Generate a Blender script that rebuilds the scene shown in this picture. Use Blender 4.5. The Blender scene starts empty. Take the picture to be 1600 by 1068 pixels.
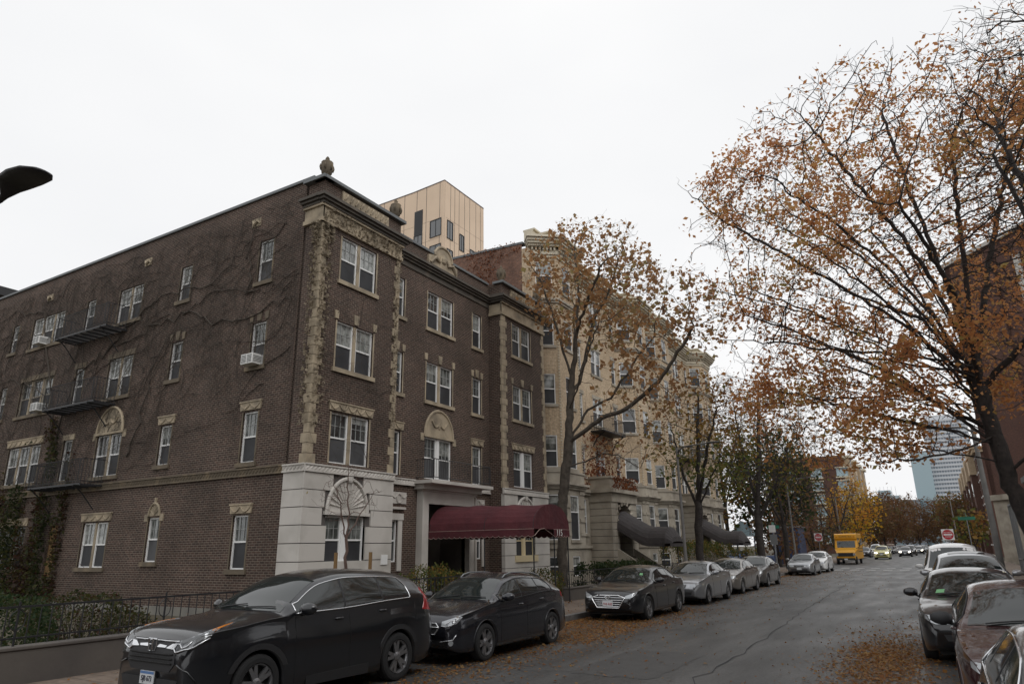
import bpy, bmesh, math, random
import numpy as np
from mathutils import Vector, Matrix, kdtree
from mathutils.bvhtree import BVHTree
from math import sin, cos, pi, radians as R_, sqrt, atan2
rnd = random.Random(7)
SC = bpy.context.scene
COL = SC.collection

# ---------------------------------------------------------------- camera
cam_d = bpy.data.cameras.new("camera"); cam = bpy.data.objects.new("camera", cam_d); COL.objects.link(cam)
cam_d.sensor_width = 36; cam_d.lens = 36 * 1070 / 1600; cam_d.clip_start = 0.1; cam_d.clip_end = 6000
yaw, pit, rol = R_(-30.7), R_(16.8), R_(-.85)
fw = Vector((sin(yaw) * cos(pit), cos(yaw) * cos(pit), sin(pit)))
r0 = Vector((cos(yaw), -sin(yaw), 0)); u0 = r0.cross(fw)
rt = r0 * cos(rol) + u0 * sin(rol); up = -r0 * sin(rol) + u0 * cos(rol)
m = Matrix((rt, up, -fw)).transposed().to_4x4(); m.translation = Vector((0, 0, 1.97))
cam.matrix_world = m
SC.camera = cam

# ---------------------------------------------------------------- overcast sky and soft sun
W = bpy.data.worlds.new("World"); SC.world = W; W.use_nodes = True
nt = W.node_tree; nt.nodes.clear()
N = nt.nodes.new; LK = nt.links.new
out = N('ShaderNodeOutputWorld'); bg = N('ShaderNodeBackground')
sky = N('ShaderNodeTexSky'); sky.sky_type = 'NISHITA'; sky.sun_disc = False
sky.sun_elevation = R_(48); sky.sun_rotation = R_(112); sky.dust_density = 6; sky.air_density = 1.5
hs = N('ShaderNodeHueSaturation'); hs.inputs['Saturation'].default_value = .12
tc = N('ShaderNodeTexCoord'); nz = N('ShaderNodeTexNoise'); nz.inputs['Scale'].default_value = 1.3; nz.inputs['Detail'].default_value = 4
mp = N('ShaderNodeMapping'); mp.inputs['Scale'].default_value = (1, 1, 2.2)
rp = N('ShaderNodeValToRGB'); rp.color_ramp.elements[0].position = .3; rp.color_ramp.elements[1].position = .72
rp.color_ramp.elements[0].color = (9.25, 9.35, 9.55, 1); rp.color_ramp.elements[1].color = (10.6, 10.6, 10.6, 1)
mx = N('ShaderNodeMixRGB'); mx.inputs[0].default_value = .93
LK(sky.outputs[0], hs.inputs['Color']); LK(tc.outputs['Generated'], mp.inputs[0]); LK(mp.outputs[0], nz.inputs['Vector'])
LK(nz.outputs['Fac'], rp.inputs[0]); LK(hs.outputs[0], mx.inputs[1]); LK(rp.outputs[0], mx.inputs[2])
LK(mx.outputs[0], bg.inputs['Color']); bg.inputs['Strength'].default_value = .1
LK(bg.outputs[0], out.inputs['Surface'])
sd = bpy.data.lights.new("sun", 'SUN'); sd.energy = .75; sd.angle = R_(35); sd.color = (1, .98, .95)
so = bpy.data.objects.new("sun", sd); COL.objects.link(so)
so.rotation_euler = (R_(42), 0, R_(68))     # soft light from high over the right side of the street
SC.view_settings.view_transform = 'Standard'; SC.view_settings.look = 'None'
SC.view_settings.exposure = 0.0; SC.view_settings.gamma = 1
try:
    SC.cycles.max_bounces = 6; SC.cycles.diffuse_bounces = 3; SC.cycles.glossy_bounces = 3
    SC.cycles.transparent_max_bounces = 6; SC.cycles.use_denoising = True
except Exception: pass

# ---------------------------------------------------------------- materials
def mat(name, col, rough=.8, metal=0, spec=.5, noise=None, bump=None, alpha=None, coat=0, emit=None, ior=None):
    """noise=(scale, colour2, lo, hi); bump=(scale, strength, dist)"""
    m = bpy.data.materials.new(name); m.use_nodes = True; t = m.node_tree
    b = t.nodes['Principled BSDF']
    b.inputs['Base Color'].default_value = (*col, 1); b.inputs['Roughness'].default_value = rough
    b.inputs['Metallic'].default_value = metal; b.inputs['Specular IOR Level'].default_value = spec
    if ior: b.inputs['IOR'].default_value = ior
    if coat: b.inputs['Coat Weight'].default_value = coat; b.inputs['Coat Roughness'].default_value = .08
    if emit: b.inputs['Emission Color'].default_value = (*emit[0], 1); b.inputs['Emission Strength'].default_value = emit[1]
    tc = t.nodes.new('ShaderNodeTexCoord')
    if noise:
        n = t.nodes.new('ShaderNodeTexNoise'); n.inputs['Scale'].default_value = noise[0]; n.inputs['Detail'].default_value = 5
        r = t.nodes.new('ShaderNodeValToRGB'); r.color_ramp.elements[0].position = noise[2]; r.color_ramp.elements[1].position = noise[3]
        r.color_ramp.elements[0].color = (*col, 1); r.color_ramp.elements[1].color = (*noise[1], 1)
        t.links.new(tc.outputs['Object'], n.inputs['Vector']); t.links.new(n.outputs['Fac'], r.inputs[0]); t.links.new(r.outputs[0], b.inputs['Base Color'])
    if bump:
        n = t.nodes.new('ShaderNodeTexNoise'); n.inputs['Scale'].default_value = bump[0]; n.inputs['Detail'].default_value = 4
        bp = t.nodes.new('ShaderNodeBump'); bp.inputs['Strength'].default_value = bump[1]; bp.inputs['Distance'].default_value = bump[2]
        t.links.new(tc.outputs['Object'], n.inputs['Vector']); t.links.new(n.outputs['Fac'], bp.inputs['Height']); t.links.new(bp.outputs[0], b.inputs['Normal'])
    return m

def brickmat(name, c1, c2, mortar, bw=.205, bh=.072, stain=(.5, .5), dark=(.5, .5, .5), rough=.85, msize=.009):
    m = bpy.data.materials.new(name); m.use_nodes = True; t = m.node_tree; b = t.nodes['Principled BSDF']
    b.inputs['Roughness'].default_value = rough; b.inputs['Specular IOR Level'].default_value = .35
    uv = t.nodes.new('ShaderNodeUVMap'); br = t.nodes.new('ShaderNodeTexBrick')
    br.inputs['Scale'].default_value = 1; br.inputs['Brick Width'].default_value = bw; br.inputs['Row Height'].default_value = bh
    br.inputs['Mortar Size'].default_value = msize; br.inputs['Mortar Smooth'].default_value = .2; br.inputs['Bias'].default_value = -.1
    br.inputs['Color1'].default_value = (*c1, 1); br.inputs['Color2'].default_value = (*c2, 1); br.inputs['Mortar'].default_value = (*mortar, 1)
    t.links.new(uv.outputs[0], br.inputs['Vector'])
    n = t.nodes.new('ShaderNodeTexNoise'); n.inputs['Scale'].default_value = stain[0]; n.inputs['Detail'].default_value = 6; n.inputs['Roughness'].default_value = .65
    t.links.new(uv.outputs[0], n.inputs['Vector'])
    r = t.nodes.new('ShaderNodeValToRGB'); r.color_ramp.elements[0].position = .32; r.color_ramp.elements[1].position = .68
    r.color_ramp.elements[0].color = (*dark, 1); r.color_ramp.elements[1].color = (1.15, 1.12, 1.1, 1)
    t.links.new(n.outputs['Fac'], r.inputs[0])
    mx = t.nodes.new('ShaderNodeMixRGB'); mx.blend_type = 'MULTIPLY'; mx.inputs[0].default_value = stain[1]
    t.links.new(br.outputs['Color'], mx.inputs[1]); t.links.new(r.outputs[0], mx.inputs[2])
    # brick to brick variation
    n2 = t.nodes.new('ShaderNodeTexNoise'); n2.inputs['Scale'].default_value = 9; n2.inputs['Detail'].default_value = 2
    t.links.new(uv.outputs[0], n2.inputs['Vector'])
    mx2 = t.nodes.new('ShaderNodeMixRGB'); mx2.blend_type = 'OVERLAY'; mx2.inputs[0].default_value = .55
    t.links.new(mx.outputs[0], mx2.inputs[1]); t.links.new(n2.outputs['Fac'], mx2.inputs[2])
    t.links.new(mx2.outputs[0], b.inputs['Base Color'])
    bp = t.nodes.new('ShaderNodeBump'); bp.inputs['Strength'].default_value = .6; bp.inputs['Distance'].default_value = .01; bp.invert = True
    t.links.new(br.outputs['Fac'], bp.inputs['Height']); t.links.new(bp.outputs[0], b.inputs['Normal'])
    return m

def leafmat(name, cols, rough=.6):
    m = bpy.data.materials.new(name); m.use_nodes = True; t = m.node_tree; b = t.nodes['Principled BSDF']
    b.inputs['Roughness'].default_value = rough; b.inputs['Specular IOR Level'].default_value = .3
    at = t.nodes.new('ShaderNodeAttribute'); at.attribute_name = 'tint'
    r = t.nodes.new('ShaderNodeValToRGB'); r.color_ramp.interpolation = 'LINEAR'
    e = r.color_ramp.elements
    while len(e) < len(cols): e.new(.5)
    for i, c in enumerate(cols): e[i].position = i / (len(cols) - 1); e[i].color = (*c, 1)
    t.links.new(at.outputs['Fac'], r.inputs[0]); t.links.new(r.outputs[0], b.inputs['Base Color'])
    tr = t.nodes.new('ShaderNodeBsdfTranslucent'); t.links.new(r.outputs[0], tr.inputs['Color'])
    ms = t.nodes.new('ShaderNodeMixShader'); ms.inputs[0].default_value = .5
    o = t.nodes['Material Output']
    t.links.new(b.outputs[0], ms.inputs[1]); t.links.new(tr.outputs[0], ms.inputs[2]); t.links.new(ms.outputs[0], o.inputs['Surface'])
    return m

M = {}
M['brick'] = brickmat('dark brick', (.055, .035, .029), (.098, .058, .045), (.20, .165, .135), dark=(.5, .5, .48), stain=(.45, .8), msize=.0105)
M['brick_red'] = brickmat('red party brick', (.30, .155, .10), (.19, .10, .07), (.24, .19, .16), dark=(.45, .42, .42), stain=(.35, .9))
M['brick_yel'] = brickmat('buff brick', (.57, .45, .31), (.49, .385, .265), (.43, .365, .28), dark=(.72, .66, .6), stain=(.4, .7))
M['brick_far'] = brickmat('rust brick', (.115, .055, .042), (.09, .043, .034), (.12, .08, .065), dark=(.8, .8, .8))
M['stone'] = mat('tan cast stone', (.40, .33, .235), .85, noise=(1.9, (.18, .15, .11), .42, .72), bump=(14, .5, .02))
M['stone_side'] = mat('dark brown stone', (.13, .105, .075), .9, noise=(2.3, (.24, .185, .12), .5, .75), bump=(14, .5, .02))  # darker, browner stone for side trim and urns
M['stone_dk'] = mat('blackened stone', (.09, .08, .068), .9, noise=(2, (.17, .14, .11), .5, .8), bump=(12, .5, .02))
M['greystone'] = mat('painted grey stone', (.56, .53, .49), .8, noise=(.9, (.42, .395, .36), .45, .7), bump=(25, .15, .01))
M['joint'] = mat('dark joint', (.10, .09, .085), .9)
M['limestone'] = mat('weathered limestone', (.40, .36, .295), .85, noise=(1.2, (.24, .21, .17), .4, .7), bump=(12, .35, .02))
M['cream'] = mat('cream cornice paint', (.60, .54, .42), .7, noise=(1.5, (.38, .33, .25), .5, .8))
M['white'] = mat('white window paint', (.80, .80, .79), .5)
M['cream_wood'] = mat('cream window paint', (.62, .52, .33), .6)
M['glass'] = mat('window glass over curtain', (.06, .065, .06), .06, spec=.8, noise=(3, (.19, .20, .19), .42, .62), ior=1.6)
M['glass_dk'] = mat('dark window glass', (.025, .028, .03), .07, spec=1, ior=1.7)
M['glass_b'] = mat('window glass over blind', (.16, .165, .155), .06, spec=.8, noise=(5, (.34, .35, .33), .42, .62), ior=1.6)
M['glass_c'] = mat('dim window glass', (.025, .028, .028), .06, spec=.9, noise=(2, (.075, .08, .08), .42, .62), ior=1.65)
M['screen_b'] = mat('pale lowered screen', (.085, .086, .09), .5, spec=.3, noise=(1.5, (.05, .05, .052), .4, .7))
M['muntin'] = mat('dull muntin paint', (.36, .37, .36), .6)
M['pole'] = mat('weathered dark pole', (.105, .10, .095), .7, noise=(3, (.07, .065, .06), .4, .7))
M['screen'] = mat('insect screen', (.045, .046, .05), .55, spec=.3, noise=(2, (.03, .03, .032), .4, .7))
M['iron'] = mat('black iron', (.018, .018, .02), .5)
M['coping'] = mat('metal coping', (.16, .17, .175), .6, metal=.3)
M['concrete'] = mat('old concrete', (.20, .19, .165), .9, noise=(.8, (.13, .125, .115), .4, .7), bump=(8, .4, .02))
M['conc_dk'] = mat('stained concrete', (.13, .115, .10), .9, noise=(.7, (.085, .075, .07), .4, .7), bump=(8, .4, .02))
M['maroon'] = mat('maroon canvas', (.095, .018, .024), .8, noise=(1.6, (.060, .011, .016), .35, .7), bump=(3.5, .8, .05))
M['maroon_in'] = mat('maroon canvas lining', (.03, .008, .01), .9)
M['maroon_tr'] = mat('pale piping', (.35, .25, .22), .8)
M['canvas_dk'] = mat('charcoal canvas', (.060, .052, .052), .8, noise=(1.5, (.036, .032, .033), .35, .7), bump=(3.5, .8, .05))
M['acwhite'] = mat('white appliance plastic', (.7, .7, .68), .5)
M['bark'] = mat('grey brown bark', (.105, .088, .070), .95, noise=(5, (.06, .05, .04), .4, .65), bump=(18, .8, .03))
M['bark_dk'] = mat('dark wet bark', (.042, .034, .030), .85, noise=(6, (.022, .018, .017), .4, .65), bump=(18, .8, .03))
M['vine'] = mat('dry vine stem', (.06, .048, .038), .95)
M['twig'] = mat('bare twig', (.13, .085, .07), .9)
M['lf_locust'] = leafmat('amber locust leaves', [(.30, .31, .09), (.52, .33, .12), (.62, .31, .12), (.52, .23, .09), (.38, .19, .10)])
M['lf_brown'] = leafmat('brown maple leaves', [(.42, .26, .13), (.33, .18, .085), (.44, .24, .10), (.28, .15, .08), (.36, .29, .12)])
M['lf_green'] = leafmat('turning green leaves', [(.05, .075, .02), (.075, .10, .025), (.13, .13, .03), (.26, .15, .035), (.22, .10, .04)])
M['lf_dark'] = leafmat('dark evergreen leaves', [(.022, .04, .015), (.03, .055, .02), (.05, .065, .02), (.08, .06, .025)])
M['lf_yel'] = leafmat('yellow leaves', [(.35, .28, .03), (.50, .30, .03), (.50, .20, .03)])
M['lf_ivy'] = leafmat('ivy leaves', [(.025, .035, .014), (.04, .05, .018), (.075, .075, .02), (.07, .03, .02), (.045, .028, .02)])
M['lf_red'] = leafmat('russet leaves', [(.16, .075, .035), (.11, .055, .03), (.18, .09, .04), (.12, .10, .04)])
M['lf_fallen'] = leafmat('fallen leaves', [(.38, .19, .06), (.30, .125, .04), (.20, .095, .04), (.42, .26, .10), (.16, .08, .035)], .5)
M['tyre'] = mat('tyre rubber', (.018, .018, .019), .8)
M['plastic'] = mat('black plastic', (.022, .022, .024), .6)
M['alloy'] = mat('alloy wheel', (.30, .30, .31), .3, metal=.8)
M['alloy_dk'] = mat('dark wheel well', (.012, .012, .012), .8)
M['chrome'] = mat('chrome', (.75, .76, .78), .12, metal=1)
M['carglass'] = mat('car glass', (.016, .021, .021), .04, spec=.6, ior=1.62, bump=(160, .03, .002))
M['lamp_clear'] = mat('headlamp lens', (.42, .44, .46), .12, spec=1, metal=.4)
M['lamp_dim'] = mat('smoked headlamp glass', (.12, .125, .13), .08, spec=1, metal=.3, noise=(14, (.30, .31, .33), .5, .62))
M['lamp_on'] = mat('lit headlamp', (1, .95, .8), .3, emit=((1, .93, .75), 9))
M['lamp_red'] = mat('red tail lamp', (.30, .008, .012), .15, spec=.8)
M['amber'] = mat('amber lens', (.6, .2, .02), .2)
M['plate'] = mat('plate white', (.62, .64, .66), .5)
M['plate_blue'] = mat('plate blue band', (.10, .20, .42), .5)
M['ink_red'] = mat('plate red letters', (.35, .02, .03), .6)
M['ink'] = mat('dark letters', (.03, .03, .05), .6)
M['sticker'] = mat('windscreen sticker', (.18, .42, .20), .6)
M['wood'] = mat('old wood post', (.20, .12, .05), .9)
M['door_br'] = mat('brown door', (.05, .022, .018), .5)
M['sign_red'] = mat('red sign face', (.42, .02, .03), .5)
M['sign_white'] = mat('white sign face', (.75, .75, .74), .5)
M['sign_green'] = mat('green sign face', (.02, .16, .10), .5)
M['galv'] = mat('galvanised steel', (.23, .24, .25), .5, metal=.5)
M['bluepaint'] = mat('blue paint', (.022, .045, .11), .6)
M['busyel'] = mat('school bus yellow', (.74, .36, .02), .4)
M['soil'] = mat('soil', (.055, .045, .03), .95, noise=(3, (.09, .075, .04), .4, .7))
M['panel'] = mat('beige facade panel', (.72, .55, .40), .6, noise=(.15, (.66, .50, .36), .4, .6))
M['panel_j'] = mat('dark panel joint', (.12, .09, .08), .7)
M['towerglass'] = mat('haze blue tower glass', (.33, .45, .50), .25, spec=1)  # distance haze is mixed into these pale tower colours
M['tower_w'] = mat('haze pale tower spandrel', (.55, .57, .60), .6)
M['tower_d'] = mat('haze pale tower window band', (.20, .23, .27), .35)
M['roof'] = mat('dark roof', (.04, .04, .042), .9)

def paint(name, col, rough=.28, metal=.4):
    # wet paint: droplets as bump
    m = mat(name, col, rough, metal=metal, spec=.5, coat=1.0, bump=(200, .035, .002)); return m

# ---------------------------------------------------------------- objects and meshes
def tag(o, label=None, cat=None, group=None, kind=None):
    if label: o['label'] = label
    if cat: o['category'] = cat
    if group: o['group'] = group
    if kind: o['kind'] = kind
    return o
def empty(name, loc, label=None, cat=None, group=None, rz=0):
    o = bpy.data.objects.new(name, None); COL.objects.link(o); o.location = loc; o.rotation_euler = (0, 0, rz)
    o.empty_display_size = .2
    return tag(o, label, cat, group)
bpy.context.view_layer.update()
def world_of(o):
    m = Matrix.LocRotScale(o.location, o.rotation_euler, o.scale)
    return world_of(o.parent) @ m if o.parent else m

class MB:
    """collects faces in world coordinates (or local ones when local=True)"""
    def __init__(s): s.v = []; s.f = []; s.mi = []; s.cur = 0
    def add(s, vs, fs):
        n = len(s.v); s.v += [tuple(p) for p in vs]
        for f in fs: s.f.append(tuple(i + n for i in f)); s.mi.append(s.cur)
        return s
    def quad(s, a, b, c, d): return s.add([a, b, c, d], [(0, 1, 2, 3)])
    def box(s, x0, x1, y0, y1, z0, z1):
        return s.add([(x0, y0, z0), (x1, y0, z0), (x1, y1, z0), (x0, y1, z0), (x0, y0, z1), (x1, y0, z1), (x1, y1, z1), (x0, y1, z1)],
                     [(0, 3, 2, 1), (4, 5, 6, 7), (0, 1, 5, 4), (1, 2, 6, 5), (2, 3, 7, 6), (3, 0, 4, 7)])
    def fb(s, F, u0, u1, z0, z1, d0, d1):
        if u1 < u0: u0, u1 = u1, u0
        P = [F(u, d, z) for z in (z0, z1) for (u, d) in ((u0, d0), (u1, d0), (u1, d1), (u0, d1))]
        return s.add(P, [(0, 3, 2, 1), (4, 5, 6, 7), (0, 1, 5, 4), (1, 2, 6, 5), (2, 3, 7, 6), (3, 0, 4, 7)])
    def tube(s, pts, r, n=6, cap=True):
        pts = [Vector(p) for p in pts]
        rs = r if isinstance(r, (list, tuple)) else [r] * len(pts)
        vs = []; a = None
        for i, p in enumerate(pts):
            d = (pts[min(i + 1, len(pts) - 1)] - pts[max(i - 1, 0)])
            d = d.normalized() if d.length > 1e-9 else Vector((0, 0, 1))
            if a is None: a = d.orthogonal().normalized()
            else: a = (a - d * a.dot(d)); a = a.normalized() if a.length > 1e-6 else d.orthogonal().normalized()
            b = d.cross(a)
            for k in range(n): t = 2 * pi * k / n + pi / 4; vs.append(p + (a * cos(t) + b * sin(t)) * rs[i])
        fs = []
        for i in range(len(pts) - 1):
            for k in range(n): fs.append((i * n + k, i * n + (k + 1) % n, (i + 1) * n + (k + 1) % n, (i + 1) * n + k))
        if cap: fs.append(tuple(range(n))[::-1]); fs.append(tuple((len(pts) - 1) * n + k for k in range(n)))
        return s.add(vs, fs)
    def lathe(s, c, prof, n=16, axis='z', caps=True):
        vs = []
        for (r, h) in prof:
            for k in range(n):
                t = 2 * pi * k / n
                if axis == 'z': p = (c[0] + r * cos(t), c[1] + r * sin(t), c[2] + h)
                else: p = (c[0] + h, c[1] + r * cos(t), c[2] + r * sin(t))
                vs.append(p)
        fs = []
        for i in range(len(prof) - 1):
            for k in range(n): fs.append((i * n + k, i * n + (k + 1) % n, (i + 1) * n + (k + 1) % n, (i + 1) * n + k))
        if caps: fs.append(tuple(range(n))[::-1]); fs.append(tuple((len(prof) - 1) * n + k for k in range(n)))
        return s.add(vs, fs)
    def poly(s, F, pts, d0, d1):
        """polygon (u,z) extruded between depths in frame F"""
        n = len(pts); P = [F(u, d0, z) for u, z in pts] + [F(u, d1, z) for u, z in pts]
        fs = [tuple(range(n))[::-1], tuple(range(n, 2 * n))]
        for i in range(n): j = (i + 1) % n; fs.append((i, j, n + j, n + i))
        return s.add(P, fs)
    def build(s, name, mats, parent=None, smooth=False, local=False, bevel=0):
        me = bpy.data.meshes.new(name)
        vs = s.v
        if parent is not None and not local:
            inv = world_of(parent).inverted(); A = np.array(inv)
            if vs:
                V = np.array(vs); vs = (V @ A[:3, :3].T + A[:3, 3]).tolist()
        me.from_pydata(vs, [], s.f)
        mats = mats if isinstance(mats, (list, tuple)) else [mats]
        for m_ in mats: me.materials.append(m_)
        if len(mats) > 1: me.polygons.foreach_set('material_index', s.mi)
        if smooth: me.polygons.foreach_set('use_smooth', [True] * len(me.polygons))
        # metre-true UVs from the faces' own normals
        me.update()
        uv = me.uv_layers.new(name='UVMap'); n = len(me.loops)
        V = np.array(s.v, float); nv = np.empty(len(me.polygons) * 3); me.polygons.foreach_get('normal', nv); nv = nv.reshape(-1, 3)
        lv = np.empty(n, int); me.loops.foreach_get('vertex_index', lv)
        lt = np.empty(len(me.polygons), int); me.polygons.foreach_get('loop_total', lt); pi_ = np.repeat(np.arange(len(lt)), lt)
        nn = nv[pi_]; P = V[lv]; flat = np.abs(nn[:, 2]) > .8
        h = np.maximum(np.hypot(nn[:, 0], nn[:, 1]), 1e-6)
        U = np.where(flat, P[:, 0], (-nn[:, 1] * P[:, 0] + nn[:, 0] * P[:, 1]) / h); Vv = np.where(flat, P[:, 1], P[:, 2])
        uv.data.foreach_set('uv', np.stack([U, Vv], 1).ravel())
        o = bpy.data.objects.new(name, me); COL.objects.link(o)
        if parent is not None: o.parent = parent
        if bevel:
            b = o.modifiers.new('bevel', 'BEVEL'); b.width = bevel; b.segments = 2; b.limit_method = 'ANGLE'
        return o
def frame(ox, oy, ux, uy):
    """u runs along (ux,uy); depth d runs outward = to the right of u"""
    nx, ny = uy, -ux
    return lambda u, d, z: (ox + ux * u + nx * d, oy + uy * u + ny * d, z)

def wall(mb, F, u0, u1, z0, z1, ops, depth=.14):
    us = sorted({u0, u1, *[a for o in ops for a in o[:2]]}); zs = sorted({z0, z1, *[a for o in ops for a in o[2:4]]})
    us = [u for u in us if u0 <= u <= u1]; zs = [z for z in zs if z0 <= z <= z1]
    for j in range(len(zs) - 1):
        run = None
        for i in range(len(us) - 1):
            cu, cz = (us[i] + us[i + 1]) / 2, (zs[j] + zs[j + 1]) / 2
            hole = any(o[0] < cu < o[1] and o[2] < cz < o[3] for o in ops)
            if not hole and run is None: run = us[i]
            if (hole or i == len(us) - 2) and run is not None:
                e = us[i] if hole else us[i + 1]
                mb.quad(F(run, 0, zs[j]), F(e, 0, zs[j]), F(e, 0, zs[j + 1]), F(run, 0, zs[j + 1])); run = None
    for a, b, c, d in [o[:4] for o in ops]:
        mb.quad(F(a, 0, c), F(a, 0, d), F(a, -depth, d), F(a, -depth, c)); mb.quad(F(b, 0, d), F(b, 0, c), F(b, -depth, c), F(b, -depth, d))
        mb.quad(F(a, 0, d), F(b, 0, d), F(b, -depth, d), F(a, -depth, d)); mb.quad(F(a, 0, c), F(a, -depth, c), F(b, -depth, c), F(b, 0, c))

def window(F, a, b, c, d, parent, n=1, wm='white', lower='screen', sill=True, lint=None, cols=3, rows=2, depth=.13, mull=.16, mullm='stone', simple=False, stone='stone', surround=False, split=.5, casing=None):
    """double-hung windows in opening a..b x c..d; n lights side by side"""
    mw = mull if n > 1 else 0
    w = (b - a - mw * (n - 1)) / n; f = MB(); g = MB(); sc = MB(); mt = MB(); bl = MB(); D = -depth
    for k in range(n):
        x0 = a + k * (w + mw); x1 = x0 + w; t = .05
        f.fb(F, x0, x0 + t, c, d, D, D + .07); f.fb(F, x1 - t, x1, c, d, D, D + .07)
        f.fb(F, x0 + t, x1 - t, d - t, d, D, D + .07); f.fb(F, x0 + t, x1 - t, c, c + t * .8, D, D + .07)
        zm = c + (d - c) * split
        f.fb(F, x0 + t, x1 - t, zm - .02, zm + .03, D + .01, D + .06)
        if not simple:
            for i in range(1, cols): u = x0 + t + (w - 2 * t) * i / cols; mt.fb(F, u - .007, u + .007, zm + .03, d - t, D + .022, D + .042)
            for j in range(1, rows): z = zm + .03 + (d - t - zm - .03) * j / rows; mt.fb(F, x0 + t, x1 - t, z - .007, z + .007, D + .021, D + .036)
        if rnd.random() < .38:
            zb = zm + (d - zm) * (.15 + .6 * rnd.random()); g.fb(F, x0 + t * .5, x1 - t * .5, zm, zb, D + .005, D + .02)
            bl.fb(F, x0 + t * .5, x1 - t * .5, zb, d - t * .5, D + .005, D + .02)
        else: g.fb(F, x0 + t * .5, x1 - t * .5, zm, d - t * .5, D + .005, D + .02)
        sc.fb(F, x0 + t * .5, x1 - t * .5, c + t * .4, zm, D + .005, D + .03)
    wo = f.build('window', M[wm], parent)
    g.build('glass', M[rnd.choice(('glass', 'glass', 'glass_b', 'glass_c', 'glass_c'))], wo); sc.build('screen' if lower == 'screen' else 'lower_glass', M[lower if rnd.random() < .72 else 'screen_b'], wo)
    if bl.v: bl.build('blind_pane', M['glass_b'], wo)
    if mt.v: mt.build('muntins', M['muntin'], wo)
    if n > 1:
        mm = MB()
        for k in range(1, n): x = a + k * w + (k - 1) * mw; mm.fb(F, x + .002, x + mw - .002, c, d, D - .02, D + .10)
        mm.build('mullion', M[mullm], wo)
    if surround:
        q = MB(); t = .06
        q.fb(F, a - t, a, c, d, -.02, .012); q.build('casing', M[casing or stone], wo); q = MB(); q.fb(F, b, b + t, c, d, -.02, .012); q.build('casing', M[casing or stone], wo)
    if sill:
        q = MB(); q.fb(F, a - .12, b + .12, c - .14, c, -.05, .07); q.build('sill', M[casing or stone], wo)
    if lint == 'swag':
        q = MB(); A, B, z0, z1 = a - .12, b + .12, d + .02, d + .30
        q.poly(F, [(A, z0 + .03), (B, z0 + .03), (B + .03, z1), (A - .03, z1)], -.03, .05)
        q.fb(F, A - .05, B + .05, z1, z1 + .045, -.02, .075)
        ns = max(2, round((B - A) / .42))
        for k in range(ns):
            ua = A + (B - A) * k / ns; ub = A + (B - A) * (k + 1) / ns
            q.tube([F(ua + (ub - ua) * t / 6, .055, z1 - .03 - .17 * sin(pi * t / 6)) for t in range(7)], [.016 + .014 * sin(pi * t / 6) for t in range(7)], 5)
        q.build('lintel', M[stone], wo)
    elif lint == 'keys':
        q = MB(); h = .30
        ks = [a - .02, (a + b) / 2, b + .02] if b - a < 1.2 else [a - .05, (a + b) / 2, b + .05]
        for k, u in enumerate(ks):
            w0 = .085 if k != 1 else .11; z1 = d + .05 + h * (1.12 if k == 1 else .9)
            q.poly(F, [(u - w0 * .8, d + .05), (u + w0 * .8, d + .05), (u + w0 * 1.15, z1), (u - w0 * 1.15, z1)], -.03, .04)
        q.build('keystones', M[stone], wo)
    elif lint == 'flat':
        q = MB(); q.fb(F, a - .1, b + .1, d, d + .22, -.05, .03); q.build('lintel', M[stone], wo)
    elif lint == 'arch':
        q = MB(); cx = (a + b) / 2; rw = (b - a) / 2 + .04; hh = rw * 1.12
        arc = [(cx + rw * cos(pi * t / 18), d + .08 + hh * sin(pi * t / 18)) for t in range(19)]
        q.poly(F, arc, -.03, .03)
        q.tube([F(u, .03, z) for u, z in arc], .055, 6); q.fb(F, a - .1, b + .1, d + .005, d + .09, -.03, .07)
        for s_ in (-1, 1): q.fb(F, cx + s_ * (rw + .13) - .1, cx + s_ * (rw + .13) + .1, d - .16, d + .12, -.02, .03)
        for s_ in (-1, 1): q.tube([F(cx + s_ * rw * .55 * t / 6, .05, d + .1 + hh * (.52 - .22 * sin(pi * t / 6) + .05 * t / 6)) for t in range(7)], .035, 5)
        q.lathe(F(cx, .0, d + .1 + hh * .40), [(.07, -.12), (.1, 0), (.05, .12)], 8)
        q.build('tympanum', M[stone], wo)
    elif lint == 'hood':
        q = MB(); cx = (a + b) / 2; rw = (b - a) / 2 - .02
        arc = [(cx + rw * cos(pi * t / 12), d + .05 + rw * 1.35 * sin(pi * t / 12)) for t in range(13)]
        q.poly(F, arc, -.03, .03); q.tube([F(u, .04, z) for u, z in arc], .04, 6)
        for s_ in (-1, 1): q.fb(F, cx + s_ * (rw + .12) - .1, cx + s_ * (rw + .12) + .08, d - .12, d + .12, -.02, .04)
        q.fb(F, cx - .04, cx + .04, d + rw * 1.35, d + rw * 1.35 + .24, -.02, .06)
        for t in range(5): th = pi * (t + 1) / 6; q.tube([F(cx, .035, d + .07), F(cx + rw * .8 * cos(th), .035, d + .07 + rw * 1.05 * sin(th))], .018, 4)
        q.build('hood_panel', M[stone], wo)
    return wo

def rope_belt(mb, F, u0, u1, z0, z1, d):
    mb.fb(F, u0, u1, z0, z0 + .045, 0, d + .03); mb.fb(F, u0, u1, z1 - .045, z1, 0, d + .035); mb.fb(F, u0, u1, z0 + .045, z1 - .045, 0, d)
    n = max(1, round((u1 - u0) / .15)); s = (u1 - u0) / n; h0, h1 = z0 + .05, z1 - .05
    for k in range(n):
        u = u0 + k * s
        mb.tube([F(u + s * .05 + (s * .9) * t / 3, d, h0 + (h1 - h0) * (t / 3)) for t in range(4)], [.012, .03, .03, .012], 4)

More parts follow.
